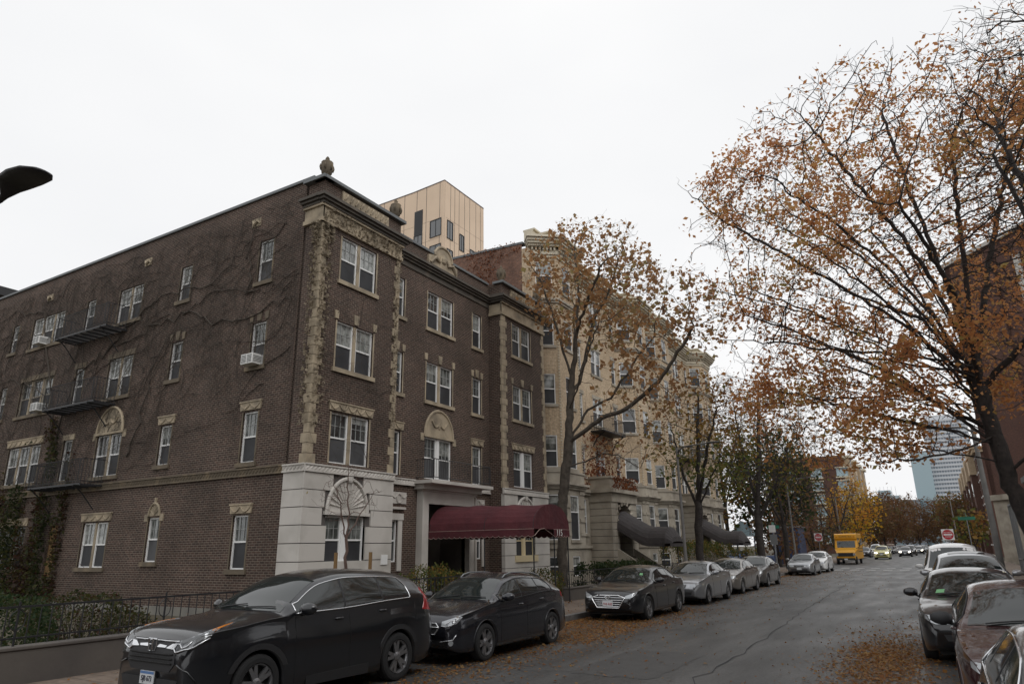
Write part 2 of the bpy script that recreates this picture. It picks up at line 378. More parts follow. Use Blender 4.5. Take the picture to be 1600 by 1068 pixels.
def tinted(name, V, Fc, tint, material, parent=None, label=None, kind=None):
    """leaf-type mesh: V (n,3) world, Fc (m,k) faces, tint per face"""
    V = np.asarray(V, np.float32); Fc = np.asarray(Fc, np.int32); k = Fc.shape[1]
    if parent is not None: V = V - np.array(world_of(parent).translation)
    me = bpy.data.meshes.new(name); me.vertices.add(len(V)); me.vertices.foreach_set('co', V.ravel())
    me.loops.add(Fc.size); me.loops.foreach_set('vertex_index', Fc.ravel())
    me.polygons.add(len(Fc)); me.polygons.foreach_set('loop_start', np.arange(0, Fc.size, k, dtype=np.int32))
    try: me.polygons.foreach_set('loop_total', np.full(len(Fc), k, np.int32))
    except Exception: pass
    a = me.attributes.new('tint', 'FLOAT', 'FACE'); a.data.foreach_set('value', np.asarray(tint, np.float32))
    me.update(calc_edges=True); me.materials.append(material)
    o = bpy.data.objects.new(name, me); COL.objects.link(o)
    if parent is not None: o.parent = parent
    return o
RG = np.random.default_rng(5)
def leaf_quads(C, size, aspect=1.0, droop=0.0, flat=False, jitter=.4):
    """random oriented rhombic leaves round centres C"""
    n = len(C); s = size * (1 + jitter * (RG.random(n) * 2 - 1))
    d = RG.normal(size=(n, 3)); d[:, 2] = d[:, 2] * (1 - droop) - droop * 1.2
    if flat: d[:, 2] *= .12
    d /= np.linalg.norm(d, axis=1)[:, None]
    e = RG.normal(size=(n, 3));
    if flat: e[:, 2] *= .15
    e -= d * np.sum(e * d, 1)[:, None]; e /= np.linalg.norm(e, axis=1)[:, None]
    s = s * RG.choice([.7, 1.0, 1.0, 1.35], n); d *= s[:, None]; e *= (s * .5 / aspect)[:, None]
    V = np.stack([C, C + d * .45 + e, C + d, C + d * .55 - e], 1).reshape(-1, 3)
    return V, np.arange(4 * n).reshape(n, 4)
# ================================================================ SETTING
def asphalt():
    m = bpy.data.materials.new('wet asphalt'); m.use_nodes = True; t = m.node_tree; b = t.nodes['Principled BSDF']
    tc = t.nodes.new('ShaderNodeTexCoord')
    def noise(s, d=5, sc=None):
        n = t.nodes.new('ShaderNodeTexNoise'); n.inputs['Scale'].default_value = s; n.inputs['Detail'].default_value = d
        if sc:
            mp = t.nodes.new('ShaderNodeMapping'); mp.inputs['Scale'].default_value = sc; t.links.new(tc.outputs['Object'], mp.inputs[0]); t.links.new(mp.outputs[0], n.inputs['Vector'])
        else: t.links.new(tc.outputs['Object'], n.inputs['Vector'])
        return n
    def ramp(n, p0, p1, c0, c1):
        r = t.nodes.new('ShaderNodeValToRGB'); r.color_ramp.elements[0].position = p0; r.color_ramp.elements[1].position = p1
        r.color_ramp.elements[0].color = (*c0, 1); r.color_ramp.elements[1].color = (*c1, 1); t.links.new(n, r.inputs[0]); return r
    big = ramp(noise(.9, 8, (1.3, .35, 1)).outputs['Fac'], .35, .68, (.040, .040, .040), (.084, .083, .082))
    fine = ramp(noise(16, 9).outputs['Fac'], .3, .7, (.62, .62, .62), (1.45, 1.45, 1.43))
    mx = t.nodes.new('ShaderNodeMixRGB'); mx.blend_type = 'MULTIPLY'; mx.inputs[0].default_value = .8
    t.links.new(big.outputs[0], mx.inputs[1]); t.links.new(fine.outputs[0], mx.inputs[2])
    # crack network
    vo = t.nodes.new('ShaderNodeTexVoronoi'); vo.feature = 'DISTANCE_TO_EDGE'; vo.inputs['Scale'].default_value = .33
    wn = noise(1.2, 5); ad = t.nodes.new('ShaderNodeMixRGB'); ad.blend_type = 'ADD'; ad.inputs[0].default_value = .9
    t.links.new(tc.outputs['Object'], ad.inputs[1]); t.links.new(wn.outputs['Color'], ad.inputs[2]); t.links.new(ad.outputs[0], vo.inputs['Vector'])
    cr = ramp(vo.outputs['Distance'], .002, .006, (.45, .45, .45), (1, 1, 1))
    mk = ramp(noise(.22, 2).outputs['Fac'], .48, .54, (0, 0, 0), (1, 1, 1))
    m2 = t.nodes.new('ShaderNodeMixRGB'); m2.inputs[1].default_value = (1, 1, 1, 1); t.links.new(mk.outputs[0], m2.inputs[0]); t.links.new(cr.outputs[0], m2.inputs[2])
    m3 = t.nodes.new('ShaderNodeMixRGB'); m3.blend_type = 'MULTIPLY'; m3.inputs[0].default_value = 1
    t.links.new(mx.outputs[0], m3.inputs[1]); t.links.new(m2.outputs[0], m3.inputs[2]); t.links.new(m3.outputs[0], b.inputs['Base Color'])
    ro = ramp(noise(1.1, 6, (1.4, .3, 1)).outputs['Fac'], .3, .7, (.42, .42, .42), (.62, .62, .62)); t.links.new(ro.outputs[0], b.inputs['Roughness'])
    bp = t.nodes.new('ShaderNodeBump'); bp.inputs['Strength'].default_value = .35; bp.inputs['Distance'].default_value = .01
    t.links.new(noise(90, 3).outputs['Fac'], bp.inputs['Height']); t.links.new(bp.outputs[0], b.inputs['Normal'])
    return m
M['asphalt'] = asphalt()
M['walk'] = brickmat('sidewalk pavers', (.17, .135, .11), (.20, .16, .13), (.10, .085, .07), bw=1.3, bh=1.3, stain=(.7, .8), dark=(.6, .58, .55), msize=.015)
M['kerb'] = mat('granite kerb', (.16, .15, .145), .8, noise=(6, (.11, .105, .10), .4, .6))
M['markp'] = mat('worn road paint', (.52, .52, .50), .55, noise=(4, (.25, .25, .245), .45, .62))

def sheet(name, x0, x1, y0, y1, z, m, th=None):
    q = MB()
    if th: q.box(x0, x1, y0, y1, z - th, z)
    else: q.quad((x0, y0, z), (x1, y0, z), (x1, y1, z), (x0, y1, z))
    return tag(q.build(name, M[m]), kind='structure')
sheet('ground', -1500, 1500, -200, 3000, -.06, 'soil')
sheet('road', -9.3, 1.55, -12, 900, 0, 'asphalt')
sheet('cross_street', -80, -9.3, 64.5, 73.5, .0, 'asphalt'); 
sheet('sidewalk', -12.2, -9.48, -12, 64.5, .15, 'walk', .2)
sheet('sidewalk', -13.5, -9.48, 73.5, 400, .15, 'walk', .2)
sheet('sidewalk', 1.73, 5.2, -12, 400, .15, 'walk', .2)
sheet('entrance_path', -16.0, -12.2, 20.6, 23.2, .165, 'walk', .2)
sheet('kerb', -9.48, -9.3, -12, 64.5, .155, 'kerb', .2)
sheet('kerb', -9.48, -9.3, 73.5, 400, .155, 'kerb', .2)
sheet('kerb', 1.55, 1.73, -12, 400, .155, 'kerb', .2)
q = MB()
for yy in (62.2, 66.6):
    for k in range(9): q.quad((-8.7 + k * 1.15, yy, .004), (-8.05 + k * 1.15, yy, .004), (-8.05 + k * 1.15, yy + .75, .004), (-8.7 + k * 1.15, yy + .75, .004))
tag(q.build('crosswalk_marking', M['markp']), kind='structure')
M['patch'] = mat('newer asphalt', (.050, .050, .050), .55, noise=(3, (.062, .062, .062), .4, .7), bump=(60, .3, .01))
for (cx_, cy_, a_, b_) in ((-4.9, 12.6, .75, 1.5), (-5.6, 33, .7, 2.6), (-2.6, 46, 1.1, 1.5)):
    q = MB(); P = [(cx_ + a_ * max(-1, min(1, 1.35 * cos(t * pi / 14))) + .03 * rnd.gauss(0, 1), cy_ + b_ * max(-1, min(1, 1.35 * sin(t * pi / 14))) + .03 * rnd.gauss(0, 1), .004) for t in range(28)]
    q.add(P, [tuple(range(28))]); tag(q.build('road_patch', M['patch']), kind='structure')
q = MB()
for pts in ([(-8.5, 22), (-8.0, 27.5), (-7.2, 33), (-6.4, 40)], [(-3.4, 7), (-3.6, 15), (-4.0, 24), (-4.3, 36), (-4.6, 47)], [(-7.6, 40.5), (-5.0, 41.0), (-1.5, 40.6)], [(-6.2, 24), (-5.2, 24.4), (-4.2, 24.2)]):
    P = []
    for (a, b), (c_, d_) in zip(pts, pts[1:]): P += [(a + (c_ - a) * t / 14 + .05 * rnd.gauss(0, 1), b + (d_ - b) * t / 14 + .03 * rnd.gauss(0, 1)) for t in range(14)]
    for (a, b), (c_, d_) in zip(P, P[1:]):
        w_ = .006 + .010 * rnd.random(); n_ = sqrt((c_ - a) ** 2 + (d_ - b) ** 2); nx_, ny_ = (d_ - b) / n_ * w_, -(c_ - a) / n_ * w_
        q.quad((a - nx_, b - ny_, .008), (a + nx_, b + ny_, .008), (c_ + nx_, d_ + ny_, .008), (c_ - nx_, d_ - ny_, .008))
tag(q.build('road_seam', M['roof']), kind='structure')
# yard beds
sheet('yard', -40, -12.45, -2, 64, .12, 'soil', .15)

# ================================================================ BRICK CORNER BUILDING
B = empty('brick_apartment_building', (-15.5, 14.2, 0), 'four storey dark brick apartment house on the corner, tan quoins and grey stone ground floor', 'building')
XF, XR = -15.5, -16.2
FF = frame(XF, 0, 0, 1)      # front, pavilions
FR = frame(XR, 0, 0, 1)      # front, recess
FL = frame(0, 14.3, 1, 0)    # side facing the camera
TOP = 13.8; BELT0, BELT1 = 4.22, 4.46
rowsF = [(1.6, 3.0), (4.56, 6.12), (7.54, 9.10), (10.50, 12.06)]
wl = MB()
opsL = [(15.10, 16.80, *r) for r in rowsF]
opsRp = [(26.10, 27.80, *r) for r in rowsF]
wall(wl, FF, 14.2, 18.04, BELT0, TOP, opsL[1:]); wall(wl, FF, 25.2, 29.1, BELT0, TOP, opsRp[1:])
opsC = [(20.66, 22.40, *r) for r in rowsF[1:]] + [(23.88, 24.56, *r) for r in rowsF] + [(18.53, 19.22, *r) for r in rowsF]
TR = 13.75
wall(wl, FR, 18.04, 25.2, .4, TR, opsC + [(20.75, 23.35, .4, 3.7)])
for yy, s in ((18.04, 1), (25.2, -1)):      # pavilion returns
    wl.quad((XR, yy, 0), (XF, yy, 0), (XF, yy, TOP), (XR, yy, TOP))
wl.quad((-30, 29.1, 0), (XF, 29.1, 0), (XF, 29.1, TOP), (-30, 29.1, TOP))
XL = -40
winL = {'A': (-18.60, -17.90, 1), 'B': (-23.0, -22.34, 1), 'C': (-27.0, -25.38, 2), 'D': (-29.40, -28.74, 1), 'E': (-33.8, -31.15, 3), 'F': (-35.65, -35.08, 1), 'G': (-38.2, -37.5, 1)}
zL = {'A': [(1.5, 3.08), (4.68, 6.3), (7.8, 9.32), (10.78, 12.32)], 'B': [(1.73, 3.16), (4.92, 6.3), (7.95, 9.37), (10.97, 12.35)],
      'C': [(1.55, 3.1), (4.76, 6.31), (7.77, 9.34), (10.82, 12.27)], 'D': [(1.2, 3.1), (4.76, 6.36), (7.8, 9.3), (10.88, 12.28)],
      'E': [(1.5, 3.08), (4.83, 6.38), (7.77, 9.3), (10.84, 12.26)], 'F': [(1.5, 3.08), (4.83, 6.38), (7.8, 9.3), (10.93, 12.28)], 'G': [(1.5, 3.08), (4.83, 6.38), (7.8, 9.3), (10.93, 12.28)]}
opsS = [(winL[k][0], winL[k][1], *z) for k in winL for z in zL[k]]
wall(wl, FL, XL, -16.25, .38, 14.02, opsS)
wl.build('wall', M['brick'], B)
# corner pier wrapping onto the side street face, slightly proud
wp = MB(); wp.fb(FL, -16.25, -15.503, BELT0, TOP, -.02, .1); wp.build('corner_pier', M['brick'], B)
q = MB(); q.fb(FL, XL, -16.25, -.05, .38, -.1, .06); q.fb(FL, XL, -16.25, -.05, .1, -.1, .16); q.build('foundation', M['concrete'], B)
q = MB(); q.box(XL, XR - .1, 14.5, 29.0, 12.9, 13.1); q.build('roof', M['roof'], B)
q = MB(); q.quad((XL, 14.3, 0), (XL, 29, 0), (XL, 29, 13.9), (XL, 14.3, 13.9)); q.build('rear_wall', M['brick'], B)
q = MB(); q.fb(FL, XL, -16.1, 14.02, 14.12, -.35, .07); q.build('side_coping', M['coping'], B)
q = MB(); q.box(-16.4, XR - .02, 14.6, 28.9, 12.2, 13.7); q.build('parapet_back', M['brick'], B)

# rusticated ground floor of a pavilion
def rust(F, u0, u1, z0, z1, win, wrap, arch=True):
    u0 -= .066 if wrap else .012; u1 += .012
    g = MB(); jt = MB(); a, b = win[0], win[1]; wt = win[3]
    jt.fb(F, u0 + (.04 if wrap else .02), a, z0, z1, -.2, .02); jt.fb(F, b, u1 - .02, z0, z1, -.2, .02); jt.fb(F, a, b, wt, z1, -.2, .02); jt.fb(F, a, b, z0, win[2], -.2, .02)
    n = 8; h = (z1 - z0) / n
    for k in range(n):
        za = z0 + k * h + .012; zb = z0 + (k + 1) * h - .012
        al, bl = a, b
        if arch and zb > wt + .02:       # blocks stop at the arch ring
            rw = (b - a) / 2 + .2; hh = z1 - wt - .02
            zz = max(0, min(1, ((za + zb) / 2 - wt) / hh)); e = rw * sqrt(max(0, 1 - zz * zz * .92)); cx = (a + b) / 2; al, bl = cx - e, cx + e
        if wrap: g.fb(FL, -16.32, -15.52, za, zb, -.05, .172)
        if za < win[2] - .1: g.fb(F, u0, u1, za, zb, -.1, .07); continue
        g.fb(F, u0, min(al, a), za, zb, -.1, .07) if not (arch and zb > wt + .02) else g.fb(F, u0, al, za, zb, -.1, .07)
        g.fb(F, max(bl, b), u1, za, zb, -.1, .07) if not (arch and zb > wt + .02) else g.fb(F, bl, u1, za, zb, -.1, .07)
        
    if wrap: jt.fb(FL, -16.3, -15.51, z0, z1, -.05, .12)
    jt.build('rustication_joint', M['joint'], B); g.build('rusticated_wall', M['greystone'], B)
    if arch:
        g = MB(); cx = (a + b) / 2; rw = (b - a) / 2 + .02; hh = 1.0; zb = wt + .12
        arc = [(cx + rw * cos(pi * t / 20), zb + hh * sin(pi * t / 20)) for t in range(21)]
        g.poly(F, arc, -.02, .045); g.tube([F(u, .07, z) for u, z in arc], .06, 6)
        g.fb(F, a - .12, b + .12, wt + .02, zb, -.02, .12)
        for t in range(1, 14):
            th = pi * t / 14; r1 = .92
            g.tube([F(cx + .12 * cos(th), .05, zb + .08 + .1 * sin(th)), F(cx + rw * r1 * cos(th) * .96, .055, zb + .04 + hh * r1 * .93 * sin(th))], [.012, .04], 5)
        g.poly(F, [(cx - .07, zb + hh - .1), (cx + .07, zb + hh - .1), (cx + .12, z1 - .03), (cx - .12, z1 - .03)], 0, .15)
        g.build('fan_arch', M['greystone'], B)
rust(FF, 14.2, 18.04, .2, BELT0, opsL[0], True); rust(FF, 25.2, 29.1, .2, BELT0, opsRp[0], False)
q = MB(); pass
for F_, a_, b_, h_, d_ in ((FF, 14.1, 18.06, .9, .12), (FF, 25.16, 29.13, .9, .12), (FR, 18.06, 20.27, 1.0, .08), (FR, 23.83, 25.18, 1.05, .08)): q = MB(); q.fb(F_, a_, b_, 0, h_, 0, d_); q.build('base_course', M['greystone'], B)
# belt course
for F_, a_, b_, d_ in ((FF, 14.13, 18.1, .09), (FF, 25.13, 29.12, .09), (FR, 18.04, 20.1, .06), (FR, 23.95, 25.2, .06), (FL, -16.36, -15.45, .19)): q = MB(); rope_belt(q, F_, a_, b_, BELT0, BELT1, d_); q.build('belt_course', M['greystone'], B)
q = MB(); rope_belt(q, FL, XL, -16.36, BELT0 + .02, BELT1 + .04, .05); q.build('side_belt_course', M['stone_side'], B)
# quoins
def quoins(mb, F, u, side, z0, z1, d=.03, wide=.36, nar=.25, h=.30):
    k = 0; z = z0
    while z < z1 - .05:
        w = wide if k % 2 == 0 else nar; e = min(z + h - .012, z1)
        mb.fb(F, u, u + side * w, z, e, -.03, d); z += h; k += 1
for F_, a_, s1, w_, n_ in ((FF, 14.172, 1, .36, .25), (FF, 18.06, -1, .30, .2), (frame(0, 14.2, 1, 0), -15.471, -1, .30, .2), (FF, 25.18, 1, .42, .3), (FF, 29.12, -1, .30, .2), (frame(0, 25.2, 1, 0), -15.48, -1, .12, .08)):
    q = MB(); quoins(q, F_, a_, s1, BELT1, 12.2, wide=w_, nar=n_); q.build('quoins', M['stone'], B, bevel=.008)
# friezes, cornices, parapets
for (a, b) in ((14.2, 18.04), (25.2, 29.1)):
    fz = MB(); co = MB(); cp = MB(); ins = MB()
    fz.fb(FF, a - .08, b + .08, 12.22, 12.36, -.02, .09); fz.fb(FF, a - .05, b + .05, 12.36, 12.76, -.02, .05); fz.fb(FF, a - .1, b + .1, 12.76, 12.84, -.02, .12)
    for k, (z, d) in enumerate(((12.84, .16), (12.93, .24), (13.02, .32), (13.11, .22))): co.fb(FF, a - d, b + d, z, z + .085, -.05, d)
    cp.fb(FF, a - .13, b + .13, 13.75, 13.86, -.4, .16)
    ins.fb(FF, a + .75, b - .75, 13.28, 13.66, -.02, .06)
    for k in range(9): u = a + .9 + (b - a - 1.8) * k / 8; ins.tube([FF(u - .06, .07, 13.36), FF(u + .02, .09, 13.52), FF(u + .08, .07, 13.62)], [.03, .055, .03], 5)
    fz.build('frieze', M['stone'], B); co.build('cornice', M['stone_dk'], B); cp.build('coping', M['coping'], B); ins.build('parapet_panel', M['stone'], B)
fz = MB(); co = MB(); cp = MB()
F14 = frame(0, 14.2, 1, 0)
fz.fb(F14, -16.3, -15.42, 12.22, 12.36, 0, .12); fz.fb(F14, -16.27, -15.45, 12.36, 12.76, 0, .08); fz.fb(F14, -16.3, -15.4, 12.76, 12.84, 0, .15)
for z, d in ((12.84, .18), (12.93, .26), (13.02, .34), (13.11, .24)): co.fb(F14, -16.25 - d * .3, -15.5, z, z + .085, 0, d)
cp.fb(F14, -16.35, -15.36, 13.75, 13.862, -.3, .2)
fz.build('frieze', M['stone'], B); co.build('cornice', M['stone_dk'], B); cp.build('coping', M['coping'], B); fz = MB(); co = MB(); cp = MB()
for k, (z, d) in enumerate(((12.84, .14), (12.93, .22), (13.02, .30), (13.11, .2))): co.fb(FR, 18.04, 25.2, z, z + .085, -.05, d)
co.fb(FR, 18.04, 25.2, 12.62, 12.84, -.02, .05)
co.build('cornice', M['stone_dk'], B); co = MB(); F25 = frame(0, 25.2, 1, 0)
for z, d in ((12.84, .17), (12.93, .25), (13.02, .33), (13.11, .23)): co.fb(F25, -16.0, -15.5, z, z + .085, 0, d)
fz.fb(F25, -16.15, -15.45, 12.22, 12.36, 0, .09); fz.fb(F25, -16.15, -15.47, 12.36, 12.76, 0, .05)
cp.fb(FR, 18.1, 25.1, 13.75, 13.85, -.3, .08)
fz.build('frieze', M['stone'], B); co.build('cornice', M['stone_dk'], B); cp.build('coping', M['coping'], B)
# central pediment of the recess
q = MB(); cx = 21.55
q.poly(FR, [(cx - 1.0, 13.2), (cx + 1.0, 13.2), (cx + 1.0, 13.62), (cx + .62, 13.72)] + [(cx + .58 * cos(pi * t / 10), 13.72 + .5 * sin(pi * t / 10)) for t in range(11)] + [(cx - .62, 13.72), (cx - 1.0, 13.62)], -.05, .1)
q.tube([FR(cx + .6 * cos(pi * t / 10), .1, 13.72 + .52 * sin(pi * t / 10)) for t in range(11)], .06, 6)
for s_ in (-1, 1): q.tube([FR(cx + s_ * .9, .12, 13.3), FR(cx + s_ * .6, .14, 13.6), FR(cx + s_ * .3, .14, 13.5), FR(cx + s_ * .2, .12, 13.75)], [.05, .09, .06, .04], 6)
q.lathe(FR(cx, .02, 13.7), [(.02, -.28), (.17, -.15), (.2, 0), (.15, .18), (.03, .26)], 10)
q.build('pediment', M['stone'], B)
# urns
for k, (x, y) in enumerate(((-15.62, 14.32), (-15.62, 17.85), (-15.62, 25.4), (-15.62, 28.85))):
    q = MB(); q.lathe((x, y, 13.86), [(.15, 0), (.15, .05), (.09, .09), (.1, .14), (.17, .2), (.2, .36), (.215, .5), (.19, .55), (.205, .6), (.19, .63), (.08, .67), (.05, .7), (.075, .76), (.04, .83), (.01, .86)], 12)
    for t in range(6): th = t * pi / 3; q.tube([(x + .2 * cos(th), y + .2 * sin(th), 13.86 + .3), (x + .235 * cos(th), y + .235 * sin(th), 13.86 + .42), (x + .21 * cos(th), y + .21 * sin(th), 13.86 + .52)], .028, 4)
    q.build('urn', M['stone_side'], B, smooth=True)
# stone panels high on the side wall
for x in (-38.3, -32.7, -25.3, -18.9):
    q = MB(); q.fb(FL, x - .22, x + .22, 12.98, 13.28, -.02, .03)
    q.tube([FL(x - .2, .04, 13.22), FL(x - .05, .07, 13.05), FL(x + .1, .06, 13.16), FL(x + .2, .04, 13.05)], [.03, .06, .05, .03], 6); q.build('wall_ornament', M['stone'], B)
# front windows
for k, r in enumerate(rowsF):
    l = [None, 'swag', 'keys', None][k]
    window(FF, 15.10, 16.80, *r, B, n=2, lint=l, surround=k > 0, sill=k != 0 and k != 1, wm='white', mullm='white' if k == 0 else 'stone', mull=.24 if k == 0 else .14)
    window(FF, 26.10, 27.80, *r, B, n=2, lint=l, surround=k > 1, sill=k != 1, wm='cream_wood' if k == 0 else 'white', mullm='cream_wood' if k == 0 else 'white' if k == 1 else 'stone', mull=.2 if k < 2 else .14)
    for a, b in ((23.88, 24.56), (18.53, 19.22)): window(FR, a, b, *r, B, n=1, lint='keys' if k == 2 else 'swag' if k == 1 else None, sill=k > 1, surround=k > 0, wm='white')
    if k: window(FR, 20.66, 22.40, *r, B, n=2, lint=['', 'arch', 'keys', None][k], sill=k > 1, surround=k > 1, mullm='white' if k == 1 else 'stone')
for a, b in ((23.88, 24.56), (18.53, 19.22)):
    q = MB(); q.fb(FR, a - .2, a, 1.3, 3.15, 0, .05); q.fb(FR, b, b + .22, 1.3, 3.15, 0, .05); q.fb(FR, a - .25, b + .26, 3.0, 3.22, 0, .07); q.fb(FR, a - .3, b + .32, 3.36, 3.44, 0, .12); q.build('window_surround', M['greystone'], B)
for a, b in ((23.8, 24.75), (18.8, 19.62)):
    q = MB(); q.fb(FR, a, b, 3.56, 3.96, 0, .05); c = (a + b) / 2
    q.tube([FR(c + .13 * cos(t * pi / 6), .06, 3.74 + .16 * sin(t * pi / 6)) for t in range(13)], .025, 5)
    for s_ in (-1, 1): q.tube([FR(c + s_ * (.1 + .3 * t / 5), .06, 3.86 - .1 * sin(pi * t / 5)) for t in range(6)], .025, 5)
    q.build('stone_plaque', M['greystone'], B)
# entrance portal
q = MB()
q.fb(FR, 20.28, 20.72, .4, 3.62, 0, .22); q.fb(FR, 23.38, 23.82, .4, 3.62, 0, .22); q.fb(FR, 20.28, 23.82, 3.62, 4.06, 0, .22)
q.fb(FR, 20.24, 23.86, 4.06, 4.12, 0, .28); q.fb(FR, 20.12, 23.98, 4.12, 4.30, 0, .42); q.fb(FR, 20.0, 24.1, 4.30, 4.42, 0, .9)
q.fb(FR, 20.28, 20.38, .4, 4.0, .22, .28); q.fb(FR, 23.72, 23.82, .4, 4.0, .22, .28)
q.build('entrance_portal', M['greystone'], B)
q = MB(); q.fb(FR, 20.75, 23.35, .2, 3.7, -1.25, -1.2); q.fb(FR, 20.70, 20.75, .2, 3.7, -1.2, 0); q.fb(FR, 23.35, 23.4, .2, 3.7, -1.2, 0); q.fb(FR, 20.75, 23.35, .15, .22, -1.2, .3)
q.build('porch', M['conc_dk'], B)
q = MB(); q.fb(FR, 21.55, 22.55, .25, 2.5, -1.2, -1.12); d_ = q.build('door', M['door_br'], B)
q = MB(); q.fb(FR, 21.68, 22.42, 1.1, 2.3, -1.12, -1.105); q.build('door_pane', M['glass_dk'], d_)
# balcony rail above the portal
q = MB()
for u in (20.15, 23.95): q.tube([FR(u, .84, 4.42), FR(u, .84, 5.2)], .022, 6)
for z in (4.52, 5.18):
    q.tube([FR(20.15, .03, z), FR(20.15, .84, z), FR(23.95, .84, z), FR(23.95, .03, z)], .016, 5)
for k in range(34): u = 20.2 + k * .112; q.tube([FR(u, .84, 4.52), FR(u, .84, 5.18)], .009, 4)
for k in range(7): d = .1 + k * .11; q.tube([FR(20.15, d, 4.52), FR(20.15, d, 5.18)], .009, 4); q.tube([FR(23.95, d, 4.52), FR(23.95, d, 5.18)], .009, 4)
q.build('balcony_railing', M['iron'], B)
# side windows
for k in winL:
    a, b, n = winL[k]
    for j, (c, d) in enumerate(zL[k]):
        l = {'A': ['swag', 'swag', 'keys', None], 'B': ['hood', 'swag', 'keys', None], 'C': ['swag', 'arch', 'flat', None], 'D': ['hood', 'flat', 'flat', None],
             'E': ['swag', 'swag', 'flat', None], 'F': [None] * 4, 'G': [None] * 4}[k][j]
        if k == 'D' and j == 0: 
            q = MB(); q.fb(FL, a, b, c, d, -.13, -.1); q.build('side_door', M['wood'], B); continue
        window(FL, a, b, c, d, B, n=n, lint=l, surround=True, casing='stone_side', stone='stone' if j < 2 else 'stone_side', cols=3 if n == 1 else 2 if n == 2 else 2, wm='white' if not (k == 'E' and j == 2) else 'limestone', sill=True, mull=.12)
# small iron fire balconies on the side
for z in (10.42, 7.46, 4.42):
    q = MB(); x0, x1, d1 = -29.75, -26.1, .85
    for k in range(8): q.fb(FL, x0, x1, z + .01, z + .035, .03 + k * .105, .075 + k * .105)
    q.fb(FL, x0, x1, z - .02, z + .05, d1 - .03, d1)
    for k in range(9): u = x0 + (x1 - x0) * k / 8; q.fb(FL, u, u + .03, z - .05, z, .02, d1)
    for zz in (z + .12, z + .92): q.tube([FL(x0, .03, zz), FL(x0, d1, zz), FL(x1, d1, zz), FL(x1, .03, zz)], .016, 5)
    for k in range(36): u = x0 + (x1 - x0) * k / 35; q.tube([FL(u, d1, z + .05), FL(u, d1, z + .92)], .010, 4)
    for k in range(8): d = .1 + .12 * k; q.tube([FL(x0, d, z + .05), FL(x0, d, z + .92)], .010, 4); q.tube([FL(x1, d, z + .05), FL(x1, d, z + .92)], .010, 4)
    for u in (x0 + .3, x1 - .3): q.tube([FL(u, .9, z), FL(u, .55, z - .3), FL(u, .08, z - .85)], .022, 5); q.tube([FL(u, .85, z - .04), FL(u, .08, z - .04)], .02, 5)
    q.build('fire_balcony', M['iron'], B)
# drainpipe lines
q = MB(); q.tube([FL(-16.42, .05, 4.5), FL(-16.42, .05, 13.9)], .035, 6); q.build('downpipe', M['brick'], B)
q = MB(); q.fb(FF, 25.98, 27.92, 1.44, 1.70, .0, .13); q.build('front_sill', M['cream_wood'], B)
q = MB(); q.fb(FF, 17.55, 17.85, 1.55, 1.85, .07, .1); q.build('notice_plate', M['sign_white'], B)

# window air conditioners
def ac(x, z, label, w=.5, F=FL):
    e = empty('air_conditioner', F(x, 0, z), label, 'air conditioner', 'window air conditioners on the side wall')
    q = MB(); q.fb(F, x - w / 2, x + w / 2, z, z + .34, -.1, .38); q.build('casing', M['acwhite'], e, bevel=.015)
    q = MB()
    for k in range(6): q.fb(F, x - w / 2 + .04, x - .02, z + .05 + k * .045, z + .068 + k * .045, .38, .386); q.fb(F, x + .03, x + w / 2 - .04, z + .05 + k * .045, z + .068 + k * .045, .38, .386)
    for k in range(5): q.fb(F, x + w / 2, x + w / 2 + .006, z + .07 + k * .045, z + .085 + k * .045, .02, .34)
    q.build('grille', M['plastic'], e)
ac(-18.25, 7.8, 'white window air conditioner in the side window nearest the corner, third floor', .56)
ac(-32.48, 10.84, 'white window air conditioner in the middle of the top floor triple window')
ac(-31.6, 7.77, 'white window air conditioner under the middle iron balcony')

# ---------------------------------------------------------------- maroon entrance canopy
e = empty('entrance_canopy', (-14.2, 22, 0), 'maroon barrel canopy with scalloped valance and white number 115 over the entrance walk', 'canopy')
XO = -11.55; YA, YB = 20.72, 23.35; ZS = 2.61; AH = .98
def arch(x, k, n=14, h=AH, y0=YA, y1=YB, zs=ZS): t = pi * k / n; return (x, (y0 + y1) / 2 - (y1 - y0) / 2 * cos(t), zs + h * sin(t) ** .85)
YA2, YB2 = 21.95, 24.5
YA2, YB2 = 20.95, 24.0
q = MB(); nx = 12; n = 14
xs = [XR + .23 + (XO - XR - .23) * i / nx for i in range(nx + 1)]
def ends(x): s = (x - xs[0]) / (XO - xs[0]); return YA + (21.6 - YA) * s * 0 + .0, YB + 0 * s
for i in range(nx + 1):
    h = AH * (1 - .12 * i / nx) - .045 * sin(pi * (i % 4) / 4)
    for k in range(n + 1): q.v.append(arch(xs[i], k, h=h))
for i in range(nx):
    for k in range(n): a = i * (n + 1) + k; q.f.append((a, a + 1, a + n + 2, a + n + 1)); q.mi.append(0)
q.add([arch(XO, k, h=AH * .88) for k in range(n + 1)], [tuple(range(n + 1))])
q.build('canopy_fabric', M['maroon'], e, smooth=False)
